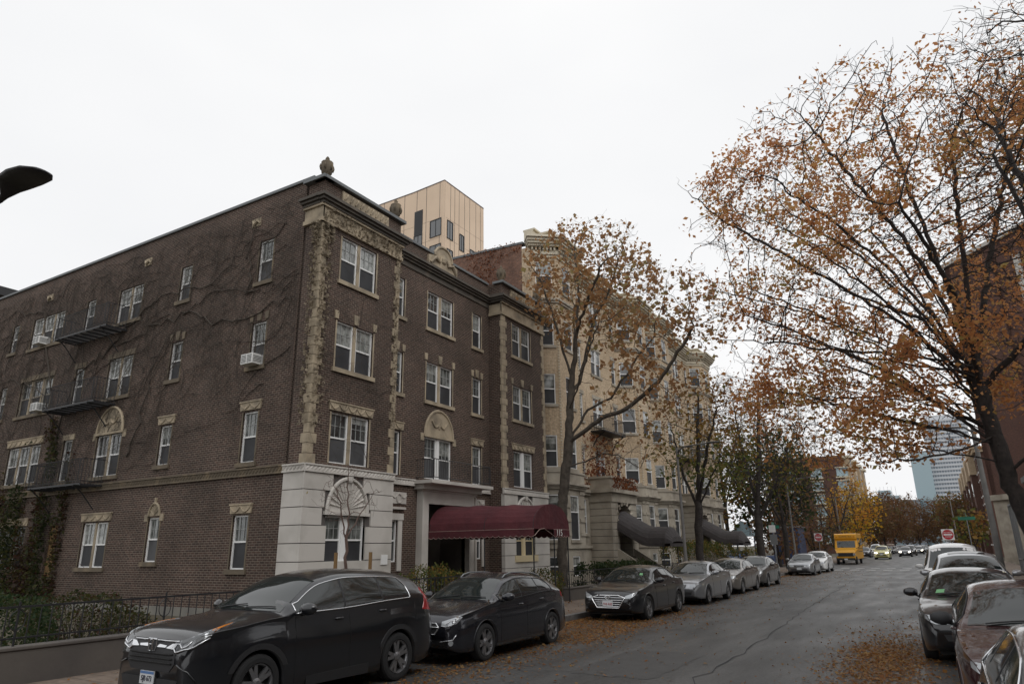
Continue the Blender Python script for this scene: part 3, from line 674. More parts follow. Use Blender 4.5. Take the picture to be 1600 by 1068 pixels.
# valance with scallops
def valance(mb, tr, p, q_, zs, n, drop=.26):
    p = Vector(p); q_ = Vector(q_); pts = []
    for k in range(n * 6 + 1):
        t = k / (n * 6); z = zs - drop + .05 * (1 - abs(sin(pi * t * n)) ** .7)
        pts.append((p.lerp(q_, t), z))
    for (a, za), (b, zb) in zip(pts, pts[1:]): mb.quad((a.x, a.y, zs), (b.x, b.y, zs), (b.x, b.y, zb), (a.x, a.y, za))
    tr.tube([(a.x, a.y, z) for a, z in pts], .009, 4); tr.tube([(p.x, p.y, zs), (q_.x, q_.y, zs)], .007, 4)
q = MB(); tr = MB()
valance(q, tr, (xs[0], YA - .01, 0), (XO, YA - .01, 0), ZS, 19); q.build('valance', M['maroon'], e); q = MB(); valance(q, tr, (xs[0], YB + .01, 0), (XO, YB + .01, 0), ZS, 19)
ym = YA + .85
q.build('valance', M['maroon'], e); q = MB()
valance(q, tr, (XO + .01, ym + .55, 0), (XO + .01, YB, 0), ZS, 6)
for z_ in (0,): tr.tube([(XO + .01, YA, ZS - .22), (XO + .01, YA + .35, ZS - .02), (XO + .01, YA + .7, ZS + .02), (XO + .01, ym + .55, ZS - .22)], .012, 4)
q.build('valance', M['maroon'], e); tr.build('piping', M['maroon_tr'], e)
tb = bpy.data.curves.new('house_number', 'FONT'); tb.body = '115'; tb.size = .24; tb.extrude = .004; tb.align_x = 'CENTER'
tmp = bpy.data.objects.new('tmp', tb); COL.objects.link(tmp); dg = bpy.context.evaluated_depsgraph_get(); dg.update()
def text_mesh(body, size, name, material, parent, loc, rot, ext=.003, space=1.0):
    cu = bpy.data.curves.new(name, 'FONT'); cu.body = body; cu.size = size; cu.extrude = ext; cu.align_x = 'CENTER'; cu.align_y = 'CENTER'; cu.space_character = space
    t = bpy.data.objects.new(name + '_t', cu); COL.objects.link(t); bpy.context.view_layer.update()
    me = bpy.data.meshes.new_from_object(t.evaluated_get(bpy.context.evaluated_depsgraph_get()))
    bpy.data.objects.remove(t); me.name = name; me.materials.clear(); me.materials.append(material)
    o = bpy.data.objects.new(name, me); COL.objects.link(o); o.parent = parent; o.location = Vector(loc) - (world_of(parent).translation if parent else Vector()); o.rotation_euler = rot
    return o
bpy.data.objects.remove(tmp)
text_mesh('115', .31, 'house_number', M['sign_white'], e, (XO + .035, YB - .85, ZS - .12), (pi / 2, 0, pi / 2))
for (x, y) in ((XO - .05, YA + .03), (XO - .05, YB - .05), (XO - 2.0, YA + .03), (XO - .05, (YA + YB) / 2 + .2)):
    q = MB(); q.tube([(x, y, .15), (x, y, ZS - .02)], .024, 8); q.build('canopy_post', M['iron'], e)
q = MB()
for x in (xs[0] + .05, XO - 2.0, XO - .04): q.tube([arch(x, k, h=AH * .86) for k in range(n + 1)], .014, 5)
for y in (YA + .03, YB - .03): q.tube([(xs[0], y, ZS - .02), (XO, y, ZS - .02)], .014, 5)
q.build('canopy_frame', M['iron'], e)
# ================================================================ BUFF BRICK TERRACE (two houses with bays)
def buff_house(y0, label, first):
    XW = -16.2
    b = empty('buff_apartment_house', (XW, y0, 0), label, 'building')
    F = frame(XW, y0, 0, 1)
    L = 16.0 if not first else 16.0
    rows = [(5.75, 7.3), (8.85, 10.4), (11.9, 13.45), (14.95, 16.5)]
    bays = (1.95, 13.0) if first else (1.9, 13.0)
    zt = 17.3
    ops = []; A = 1.1
    sing = [(5.1, 5.8), (10.3, 10.95)]; dbl = (7.2, 8.6)
    w = MB(); g = MB()
    wops = [(*s, *r) for s in sing + [dbl] for r in rows]
    wall(w, F, 0, L, 5.0, zt, wops + [(c - 1.98, c + 1.98, 5.0, zt) for c in bays])
    w.fb(F, -.02, 0.02, 0, zt, -14, -.0)
    w.build('wall', M['brick_yel'], b)
    gops = [(*s, 2.7, 4.5) for s in [(4.9, 5.7), (10.35, 11.0)]]
    wall(g, F, 0, L, 0, 5.0, gops + [(c - 1.98, c + 1.98, 0, 5.0) for c in bays])
    g.fb(F, 0, L, 4.72, 4.85, 0, .14); g.fb(F, 0, L, 4.85, 5.0, 0, .22); g.fb(F, 0, L, 1.95, 2.08, 0, .1)
    g.build('ground_floor_wall', M['limestone'], b)
    for s in sing:
        for r in rows: window(F, *s, *r, b, simple=True, lint='flat' if r[0] < 12 else None, stone='limestone', depth=.1)
    for r in rows: window(F, *dbl, *r, b, n=2, simple=True, mull=.08, mullm='white', lint='flat', stone='limestone', depth=.1)
    for s in gops: window(F, *s, b, simple=True, stone='limestone', depth=.1, sill=True)
    for c in bays:
        P = [(c - 1.98, 0), (c - A, 1.1), (c + A, 1.1), (c + 1.98, 0)]
        bw = MB()
        for i in range(3):
            bs = MB(); th = MB()
            (u1, d1), (u2, d2) = P[i], P[i + 1]; ln = sqrt((u2 - u1) ** 2 + (d2 - d1) ** 2)
            ox, oy, _ = F(u1, d1, 0); ex, ey, _ = F(u2, d2, 0)
            G = frame(ox, oy, (ex - ox) / ln, (ey - oy) / ln)
            ww = .44 if i != 1 else .47; m_ = ln / 2
            op = [(m_ - ww, m_ + ww, *r) for r in rows]
            wall(bw, G, 0, ln, 5.0, zt, op)
            og = [(m_ - ww, m_ + ww, 2.35, 4.45), (m_ - .4, m_ + .4, .7, 1.6)]
            wall(bs, G, 0, ln, 0, 5.0, og)
            for k in range(8): 
                z = 2.2 + k * .33
                if k % 2: bs.fb(G, .02, m_ - ww - .06, z, z + .16, 0, .05); bs.fb(G, m_ + ww + .06, ln - .02, z, z + .16, 0, .05)
            for z, d in ((4.72, .12), (4.82, .2), (4.9, .3)): bs.fb(G, -d * .4, ln + d * .4, z, z + .11, -.05, d)
            bs.fb(G, -.03, ln + .03, 1.95, 2.1, 0, .08); bs.fb(G, -.03, ln + .03, 5.01, 5.55, -.03, .05); bs.fb(G, -.04, ln + .04, 5.5, 5.6, 0, .1)
            for z, d in ((14.2, .08), (14.32, .14)): bs.fb(G, -.04, ln + .04, z, z + .12, 0, d)
            if i < 2:
                for o in op: window(G, *o, b, simple=True, stone='limestone', depth=.09)
                window(G, *og[0], b, simple=True, stone='limestone', depth=.09, split=.62); window(G, *og[1], b, simple=True, sill=False, depth=.09)
            z = 5.65
            if i == 0 or i == 1:
                k = 0
                while z < 14.1: th.fb(G, ln - .09, ln + .0, z, z + .075, 0, .035); z += .15
            # cornice over the bay
            for z, d in ((16.75, .06), (16.9, .12), (17.3, .3), (17.42, .42), (17.55, .5), (17.7, .6)): th.fb(G, -d * .42, ln + d * .42, z, z + .125, -.3, d)
            k = .06
            while k < ln - .05: th.fb(G, k, k + .09, 17.12, 17.3, 0, .2); k += .2
            th.fb(G, -.05, ln + .05, 17.03, 17.12, 0, .1)
            bs.build('bay_base', M['limestone'], b); th.build('bay_cornice', M['cream'], b)
        for z in (zt, 5.0): bw.add([F(*P[0], z), F(*P[1], z), F(*P[2], z), F(*P[3], z)], [(0, 1, 2, 3)])
        bw.build('bay', M['brick_yel'], b)
    c_ = MB()
    spans = [(0, bays[0] - 2.1), (bays[0] + 2.1, bays[1] - 2.1), (bays[1] + 2.1, L)]
    for a, e_ in spans:
        if e_ - a < .1: continue
        for z, d in ((16.75, .05), (16.9, .1), (17.3, .3), (17.42, .42), (17.55, .5), (17.7, .6)): c_.fb(F, a, e_, z, z + .125, -.3, d)
        k = a + .06
        while k < e_ - .05: c_.fb(F, k, k + .09, 17.12, 17.3, 0, .2); k += .2
    c_.fb(F, 0, L, 17.825, 18.3, -.35, .2); c_.fb(F, 0, L, 18.3, 18.4, -.4, .3)
    for c in bays: c_.fb(F, c - 1.3, c + 1.3, 17.83, 18.2, -.3, .9); c_.fb(F, c - 1.4, c + 1.4, 18.2, 18.3, -.4, 1.0)
    c_.build('cornice', M['cream'], b)
    q = MB(); q.fb(F, 0, L, 17.0, 17.2, -14, -.4); q.build('roof', M['roof'], b)
    q = MB(); q.quad(F(0, 0, 0), F(0, -14, 0), F(0, -14, 18.5), F(0, 0, 18.3)); 
    q = MB(); q.fb(F, L - .05, L, 0, 18.3, -14, 0); q.build('end_wall', M['brick_red'], b)
    # portico
    q = MB(); jt = MB(); cu = 7.9; hw = 1.85
    jt.fb(F, cu - hw + .03, cu - .95, 0, 4.35, 0, 1.25); jt.fb(F, cu + .95, cu + hw - .03, 0, 4.35, 0, 1.25)
    for k in range(12):
        z = .05 + k * .36
        if z + .33 > 4.45: break
        for a, e_ in ((cu - hw, cu - .92), (cu + .92, cu + hw)): q.fb(F, a, e_, z, z + .335, 0, 1.3)
    q.fb(F, cu - hw - .05, cu + hw + .05, 4.36, 4.85, 0, 1.36); q.fb(F, cu - hw - .2, cu + hw + .2, 4.85, 5.05, 0, 1.55); q.fb(F, cu - hw, cu + hw, 5.05, 5.62, 0, 1.3); q.fb(F, cu - hw - .06, cu + hw + .06, 5.62, 5.74, 0, 1.38)
    for k in range(9):
        t = pi * k / 8
        q.tube([F(cu + .92 * cos(t), 1.28, 3.4 + .85 * sin(t)), F(cu + 1.15 * cos(t), 1.3, 3.4 + 1.1 * sin(t))], .09, 4)
    jt.build('portico_joint', M['joint'], b); q.build('portico', M['limestone'], b)
    q = MB(); q.fb(F, cu - .95, cu + .95, 0, 4.3, .0, .08); q.build('doorway', M['door_br'], b)
    q = MB()
    for k in range(7): q.fb(F, cu - 1.1, cu + 1.1, 0, 1.4 - k * .2, 1.3 + k * .3, 1.6 + k * .3)
    for s_ in (-1, 1): q.poly(frame(F(cu + s_ * 1.22, 0, 0)[0], F(cu + s_ * 1.22, 0, 0)[1], 1, 0), [(1.3, 0), (3.6, 0), (3.6, .5), (1.3, 1.9)], -.11, .11)
    q.build('front_steps', M['limestone'], b)
    if True:   # iron balcony on the third floor
        z = 8.35; q = MB(); a, e_ = 6.7, 9.9; d1 = .85
        q.fb(F, a, e_, z, z + .07, 0, d1)
        for zz in (z + .15, z + .9): q.tube([F(a, .02, zz), F(a, d1, zz), F(e_, d1, zz), F(e_, .02, zz)], .02, 5)
        for k in range(24): u = a + (e_ - a) * k / 23; q.tube([F(u, d1, z), F(u, d1, z + .9)], .013, 4)
        for k in range(6): d = .1 + .14 * k; q.tube([F(a, d, z), F(a, d, z + .9)], .013, 4)
        for u in (a + .2, e_ - .2): q.tube([F(u, .8, z), F(u, .3, z - .35), F(u, .05, z - .8)], .04, 5)
        q.build('iron_balcony', M['iron'], b)
    return b, F
bh1, FY1 = buff_house(29.3, 'five storey buff brick apartment house with bays, directly beside the dark brick building', True)
bh2, FY2 = buff_house(45.3, 'farther buff brick apartment house with bays, half hidden by street trees', False)
# red party wall of the first house
q = MB(); q.quad((-31, 29.24, 0), (-16.66, 29.24, 0), (-16.66, 29.24, 17.6), (-31, 29.24, 18.15)); q.build('party_wall', M['brick_red'], bh1)
q = MB(); q.fb(frame(0, 29.3, 1, 0), -31, -16.6, 18.2, 18.3, -.3, .08); 
q = MB(); q.box(-16.66, -16.18, 29.2, 29.42, 0, 17.3); q.build('corner_strip', M['brick_yel'], bh1)
q = MB(); q.add([(-31, 29.2, 18.15), (-16.6, 29.2, 17.6), (-16.6, 29.6, 17.6), (-31, 29.6, 18.15), (-31, 29.2, 18.27), (-16.6, 29.2, 17.72), (-16.6, 29.6, 17.72), (-31, 29.6, 18.27)], [(0, 3, 2, 1), (4, 5, 6, 7), (0, 1, 5, 4), (1, 2, 6, 5), (2, 3, 7, 6), (3, 0, 4, 7)]); q.build('party_coping', M['coping'], bh1)

def dark_canopy(y, label, n=12):
    e = empty('entrance_canopy', (-13.8, y, 0), label, 'canopy')
    hw = 1.2; path = [(-14.95, 3.05), (-14.2, 2.62), (-13.55, 2.25), (-13.2, 2.16), (-12.3, 2.14)]; h = .86
    q = MB()
    for i, (x, z) in enumerate(path):
        for k in range(n + 1): t = pi * k / n; q.v.append((x, y - hw * cos(t), z + h * sin(t) ** .85))
    for i in range(len(path) - 1):
        for k in range(n): a = i * (n + 1) + k; q.f.append((a, a + 1, a + n + 2, a + n + 1)); q.mi.append(0)
    # rounded front cap
    m0 = len(q.v); 
    for j in range(1, 4):
        s = 1 - j / 3.4
        for k in range(n + 1): t = pi * k / n; q.v.append((-12.3 + .35 * sin(j / 3 * pi / 2), y - hw * cos(t) * (1 - .06 * j), 2.14 + h * s * sin(t) ** .85 * 1.0))
    base = (len(path) - 1) * (n + 1)
    for j in range(3):
        r0_ = base if j == 0 else m0 + (j - 1) * (n + 1); r1_ = m0 + j * (n + 1)
        for k in range(n): q.f.append((r0_ + k, r0_ + k + 1, r1_ + k + 1, r1_ + k)); q.mi.append(0)
    q.build('canopy_fabric', M['canvas_dk'], e)
    q = MB()
    for s_ in (-1, 1):
        for (x0, z0), (x1, z1) in zip(path, path[1:]): q.quad((x0, y + s_ * hw, z0), (x1, y + s_ * hw, z1), (x1, y + s_ * hw, z1 - .17), (x0, y + s_ * hw, z0 - .17))
    q.quad((-12.0, y - hw, 2.14), (-12.0, y + hw, 2.14), (-12.0, y + hw, 1.97), (-12.0, y - hw, 1.97)); q.build('valance', M['canvas_dk'], e)
    for yy in (y - hw, y + hw): 
        q = MB(); q.tube([(-12.4, yy, .15), (-12.4, yy, 2.15)], .025, 6); q.build('canopy_post', M['iron'], e)
dark_canopy(37.2, 'charcoal barrel canopy stepping down from the nearer buff house door')
dark_canopy(53.2, 'charcoal barrel canopy of the farther buff house, behind the second street tree')

# ================================================================ TALL BEIGE PANEL BUILDING BEHIND
b = empty('panel_tower', (-67.3, 90, 0), 'tall beige panel clad tower rising behind the brick roofs', 'building')
pts = [(-100, 92.2), (-90, 91.2), (-83, 90.8), (-75, 90.6), (-67.3, 90)]; 
w = MB(); jn = MB(); wn = MB(); fr = MB()
def tower_face(p, q_, top, wins=(), js=None, low=30):
    ln = sqrt((q_[0] - p[0]) ** 2 + (q_[1] - p[1]) ** 2); F = frame(p[0], p[1], (q_[0] - p[0]) / ln, (q_[1] - p[1]) / ln)
    w.fb(F, 0, ln, low, top, -.5, 0)
    for u in (js or []): jn.fb(F, u, u + .1, low, top - .0, 0, .015)
    jn.fb(F, 0, ln, top, top + .2, -.6, .05)
    z = top - 7.2
    while z > low: jn.fb(F, 0, ln, z, z + .035, 0, .008); z -= 3.9
    for (a, e_, c, d) in wins: wn.fb(F, a, e_, c, d, -.1, .03); fr.fb(F, a - .1, a, c - .1, d + .1, 0, .12); fr.fb(F, e_, e_ + .1, c - .1, d + .1, 0, .12); fr.fb(F, a, e_, d, d + .1, 0, .12); fr.fb(F, a, e_, c - .1, c, 0, .12); fr.fb(F, (a + e_) / 2 - .05, (a + e_) / 2 + .05, c, d, .03, .08)
    return F
TZ = 66.8
tower_face(pts[0], pts[1], TZ, js=[1, 4, 7]); tower_face(pts[1], pts[2], TZ, js=[.5, 3.0, 5.6]); tower_face(pts[2], pts[3], TZ, js=[.6, 3.2, 5.8])
Fm = tower_face(pts[3], pts[4], TZ, js=[.9, 3.3, 6.6], wins=[(4.5, 7.0, 56.2, 59.4), (4.5, 7.0, 51.2, 54.4), (.0 + .5, 2.4, 54.0, 57.5), (4.5, 7.0, 46, 49)])
q = MB(); q.fb(Fm, .45, 2.5, 57.6, 62.6, 0, .06); q.build('louvre_panel', M['plastic'], b)
Fr = tower_face(pts[4], (-67.3, 103), TZ, js=[.15, 1.9, 3.2, 4.6, 6.4, 8.1, 10.2, 11.8], wins=[(1.0, 2.6, 55.8, 59.2), (1.0, 2.6, 50.6, 53.6), (4.9, 6.1, 54.9, 58.0), (8.3, 10.2, 53.8, 56.2)])
w.build('wall', M['panel'], b); jn.build('panel_joint', M['panel_j'], b); wn.build('window', M['glass_dk'], b); fr.build('window_frame', M['iron'], b)
q = MB(); q.add([(x, y, 66) for x, y in pts] + [(-67.3, 103, 66), (-100, 103, 66)], [tuple(range(7))]); q.build('roof', M['roof'], b)

# ================================================================ FAR STREET BUILDINGS
def block(name, label, ox, oy, ux, uy, w_, dep, h, wm, rows, cols, wmm='glass_dk', z0=1.5, trim=None, cat='building', sidecols=6, ww=.5, hh=.55, bay=False):
    """plain block of flats: F = face toward the street, G = face toward the camera"""
    b = empty(name, (ox, oy, 0), label, cat)
    F = frame(ox, oy, ux, uy); L = [MB() for _ in range(4)]
    sh = h / rows
    def face(F, w_, n):
        ops = []
        for r in range(rows):
            for c in range(n):
                u = w_ * (c + .5) / n; hw = w_ / n * ww / 2; z = z0 + r * (h - z0) / rows; ops.append((u - hw, u + hw, z + .2, z + .2 + sh * hh))
        wall(L[0], F, 0, w_, 0, h, ops, .15)
        for o in ops:
            L[1].fb(F, o[0], o[1], o[2], o[3], -.15, -.1); L[2].fb(F, o[0] - .1, o[1] + .1, o[2] - .2, o[2], -.1, .08); L[2].fb(F, (o[0] + o[1]) / 2 - .05, (o[0] + o[1]) / 2 + .05, o[2], o[3], -.1, -.06); L[2].fb(F, o[0], o[1], (o[2] + o[3]) / 2, (o[2] + o[3]) / 2 + .08, -.1, -.06)
            L[2].fb(F, o[0] - .1, o[1] + .1, o[3], o[3] + .18, -.1, .06)
        L[3].fb(F, -.1, w_ + .1, h - .5, h, 0, .35); L[3].fb(F, -.2, w_ + .2, h, h + .25, -.5, .6)
    if name != 'brick_row_house' or ox != 6.4: face(F, w_, cols)
    return b, F, L, face
# cream and brick block beyond the side street
b, F, L, face = block('corner_apartment_block', 'far cream and red brick apartment block beyond the yellow tree', -16.2, 175, 0, 1, 48, 14, 21.5, None, 7, 12, ww=.42)
for x_ in (4, 16, 28, 40): L[0].fb(F, x_, x_ + 4.5, 0, 21.5, 0, 1.1); [L[1].fb(F, x_ + 1.2, x_ + 3.2, 2 + r * 2.9, 3.8 + r * 2.9, 1.1, 1.14) for r in range(7)]; L[3].fb(F, x_ - .2, x_ + 4.7, 21.3, 21.9, 0, 1.6)
L[0].build('wall', M['brick_yel'], b); L[1].build('window', M['glass_dk'], b); L[2].build('window_trim', M['cream'], b); L[3].build('cornice', M['cream'], b)
L2 = [MB() for _ in range(4)]
G = frame(-32, 175, 1, 0); ops = [(3.2 + 5.5 * c, 5.6 + 5.5 * c, 2.3 + 2.9 * r, 4.2 + 2.9 * r) for c in range(3) for r in range(6)]
wall(L2[0], G, 0, 15.8, 0, 21.5, ops)
for o in ops: L2[1].fb(G, *o, -.15, -.1); L2[2].fb(G, o[0] - .2, o[1] + .2, o[2] - .3, o[2], 0, .3); L2[2].fb(G, o[0] - .2, o[1] + .2, o[3], o[3] + .25, 0, .3)
L2[0].build('side_wall', M['brick_far'], b); L2[1].build('side_window', M['towerglass'], b); L2[2].build('side_trim', M['cream'], b)
q = MB(); q.box(-32, -16.4, 175.2, 223, 21.2, 21.6); q.build('roof', M['roof'], b)
# brick terrace farther on the left
b, F, L, face = block('brick_row_house', 'low dark red brick terrace far down the street on the left', -15.5, 240, 0, 1, 90, 10, 13, None, 4, 22)
L[0].build('wall', M['brick_far'], b); L[1].build('window', M['glass_dk'], b); L[2].build('window_trim', M['cream'], b); L[3].build('cornice', M['limestone'], b)
# right side: brick and cream row
b, F, L, face = block('brick_row_house', 'dark brick house with cream bays and white sills beyond the right street sign', 6.3, 178, 0, -1, 62, 12, 14.5, None, 4, 15, ww=.4)
G = frame(6.3, 116, 1, 0); face(G, 14, 4)
for c in range(5): L[3].fb(F, 4 + c * 12, 8 + c * 12, 11.4, 14.6, 0, .9); L[3].fb(F, 4 + c * 12, 8 + c * 12, 3.0, 3.5, 0, 1.1); L[0].fb(F, 4.2 + c * 12, 7.8 + c * 12, 0, 11.4, 0, .8); L[1].fb(F, 5 + c * 12, 7 + c * 12, 8.2, 10.2, .8, .84); L[1].fb(F, 5 + c * 12, 7 + c * 12, 4.8, 6.8, .8, .84)
L[0].build('wall', M['brick_far'], b); L[1].build('window', M['glass_dk'], b); L[2].build('window_trim', M['sign_white'], b); L[3].build('cream_band', M['brick_yel'], b)
# glass and striped towers
b = empty('office_tower', (5, 700, 0), 'glass office tower coloured pale blue for haze, with white striped side, far down the street', 'skyscraper')
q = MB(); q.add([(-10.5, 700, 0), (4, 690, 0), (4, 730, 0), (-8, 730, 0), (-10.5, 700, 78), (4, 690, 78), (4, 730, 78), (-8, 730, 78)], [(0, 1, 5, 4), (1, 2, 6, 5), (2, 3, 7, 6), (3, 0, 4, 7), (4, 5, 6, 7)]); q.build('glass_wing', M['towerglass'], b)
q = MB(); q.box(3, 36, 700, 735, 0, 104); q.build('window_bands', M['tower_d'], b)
q = MB()
for k in range(30): q.box(2.6, 36.4, 699.6, 735.4, 1.6 + k * 3.5, 3.4 + k * 3.5)
for k in range(17): q.box(3 + k * 2.0, 3.35 + k * 2.0, 699.8, 700.0, 0, 104)
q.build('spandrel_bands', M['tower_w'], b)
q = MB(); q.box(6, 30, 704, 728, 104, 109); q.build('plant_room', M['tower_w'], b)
b = empty('office_block', (-36, 700, 0), 'low white and glass office block far down the street', 'building')
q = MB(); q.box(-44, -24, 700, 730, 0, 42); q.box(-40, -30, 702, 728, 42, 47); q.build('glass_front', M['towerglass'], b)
q = MB()
for k in range(9): q.box(-44 + k * 2.5, -43.7 + k * 2.5, 699.7, 700, 0, 42.5)
for k in range(10): q.box(-44.2, -23.8, 699.6, 700, 4 * k, 4 * k + .5)
for k in range(6): q.box(-41 + k * 3, -40.8 + k * 3, 699.8, 700, 42, 50)
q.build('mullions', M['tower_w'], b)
b = empty('office_block', (-18, 690, 0), 'grey flat roofed office block in front of the glass tower', 'building')
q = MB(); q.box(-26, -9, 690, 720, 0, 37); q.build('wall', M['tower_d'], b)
q = MB()
for k in range(9): q.box(-26.2, -8.8, 689.7, 690, 4 * k + 2, 4 * k + 3.3)
q.box(-26.3, -8.7, 689.6, 720, 36.4, 37.4); q.build('floor_bands', M['galv'], b)

# ================================================================ BIG BRICK BUILDING ON THE RIGHT
b = empty('brick_tower_block', (4.9, 80.8, 0), 'tall red brown brick block on the right, behind the amber tree', 'building')
s_, c2 = .63, -.777
F = frame(5.0, 80.8, s_, c2)
H_ = 29.5; w = MB(); wn = MB(); tr_ = MB(); st = MB()
ops = [(u, u + 1.8, z, z + 1.7) for u in (9, 14.5, 21, 26.5, 33) for z in (8.2, 11.6, 15.0, 18.4, 21.8, 25.2)]
wall(w, F, 0, 40, 6.2, H_, ops, .3)
for o in ops: wn.fb(F, *o, -.3, -.2); tr_.fb(F, o[0] - .2, o[1] + .2, o[2] - .35, o[2], -.1, .15); tr_.fb(F, (o[0] + o[1]) / 2 - .05, (o[0] + o[1]) / 2 + .05, o[2], o[3], -.2, -.12)
for u in (8.2, 16.9, 20.2, 28.9): tr_.fb(F, u, u + .6, 6.2, H_ - 2, 0, .18)
w.fb(F, 5.2, 6.0, 6.2, H_ - 1, 0, .25); w.fb(F, 0, .0 + .6, 6.2, H_, -14, 0)
st.fb(F, -.2, 40, 5.7, 6.2, -.2, .35); st.fb(F, 0, 40, 0, 5.7, -.5, .05)
for u in (6, 12, 18, 24, 30): st.fb(F, u, u + .9, 0, 5.7, .05, .3)
tr_.fb(F, -.1, 40, H_, H_ + .4, -.4, .3)
w.build('wall', M['brick_far'], b); wn.build('window', M['glass_dk'], b); tr_.build('stone_trim', M['greystone'], b); st.build('stone_base', M['limestone'], b)
q = MB()
for u in range(0, 40, 2): q.tube([F(u, -.2, H_ + .4), F(u, -.2, H_ + 1.5)], .05, 4)
for z in (H_ + .9, H_ + 1.5): q.tube([F(0, -.2, z), F(40, -.2, z)], .05, 4)
q.build('roof_railing', M['iron'], b)
# low grey entrance building on the right pavement, with a metal gate frame and lit lamp
b = empty('grey_shopfront', (5.3, 38, 0), 'low grey building with a dark overhang beside the right pavement', 'building')
F = frame(5.0, 50, 0, -1)
w = MB(); wall(w, F, 0, 34, .1, 5.2, [(3, 6, .2, 3.0), (9, 12.5, .9, 3.2), (16, 20, .9, 3.2)], .3); w.fb(F, -.02, .3, .1, 5.2, -8, -.02)
w.build('wall', M['greystone'], b)
q = MB(); q.fb(F, 3, 6, .2, 3.0, -.3, -.2); q.fb(F, 9, 12.5, .9, 3.2, -.3, -.2); q.fb(F, 16, 20, .9, 3.2, -.3, -.2); q.build('window', M['glass_dk'], b)
q = MB(); q.fb(F, -.3, 34, 5.2, 5.5, -8, .35); q.fb(F, 8, 22, 3.5, 4.0, 0, 1.7); q.build('overhang', M['iron'], b)
q = MB(); q.fb(F, 8.6, 9.6, 3.43, 3.5, .6, 1.3); q.build('soffit_lamp', M['lamp_on'], b)
q = MB()
for u in (.4, 2.7): q.fb(F, u, u + .12, .15, 4.0, 1.2, 1.32)
q.fb(F, .4, 2.82, 3.9, 4.0, 1.2, 1.32); q.fb(F, .4, 2.82, 1.0, 1.08, 1.22, 1.3)
for k in range(12): q.fb(F, .6 + k * .18, .63 + k * .18, .2, 3.9, 1.25, 1.28)
e = tag(q.build('metal_gate', M['galv']), 'pale metal gate frame standing on the right pavement', 'gate')

# terrace on the right pavement beside and behind the camera unseen, added to darken car reflections
b, F, L, face = block('brick_row_house', 'unseen dark brick terrace added on the right pavement to darken reflections', 6.4, 14, 0, -1, 40, 10, 12.5, None, 4, 13, ww=.42)
face(F, 40, 13)
L[0].build('wall', M['brick'], b); L[1].build('window', M['glass_dk'], b); L[2].build('window_trim', M['limestone'], b); L[3].build('cornice', M['limestone'], b)

e = empty('rear_house', (-60, 36, 0), 'flat roofed house with a dark eave behind the far left end of the brick wall', 'building')
q = MB(); q.box(-66, -60.7, 8, 23.1, 0, 21.6); q.build('wall', M['limestone'], e)
q = MB(); q.box(-66.8, -60, 7.4, 23.8, 21.6, 22.3); q.build('roof', M['roof'], e)
# ================================================================ CARS  (local: front bumper at y=0, tail at y=L, x lateral, z up)
def interp(tab, t):
    """Catmull-like smooth interpolation of (t, v) table"""
    n = len(tab)
    if t <= tab[0][0]: return tab[0][1]
    if t >= tab[-1][0]: return tab[-1][1]
    for i in range(n - 1):
        if tab[i][0] <= t <= tab[i + 1][0]:
            t0, v0 = tab[i]; t1, v1 = tab[i + 1]; h = t1 - t0; s = (t - t0) / h
            def slope(k):
                if k == 0: return (tab[1][1] - tab[0][1]) / (tab[1][0] - tab[0][0])
                if k == n - 1: return (tab[-1][1] - tab[-2][1]) / (tab[-1][0] - tab[-2][0])
                a = (tab[k][1] - tab[k - 1][1]) / (tab[k][0] - tab[k - 1][0]); b = (tab[k + 1][1] - tab[k][1]) / (tab[k + 1][0] - tab[k][0])
                return 0 if a * b <= 0 else 2 * a * b / (a + b)
            m0, m1 = slope(i) * h, slope(i + 1) * h
            return (2 * s**3 - 3 * s**2 + 1) * v0 + (s**3 - 2 * s**2 + s) * m0 + (-2 * s**3 + 3 * s**2) * v1 + (s**3 - s**2) * m1
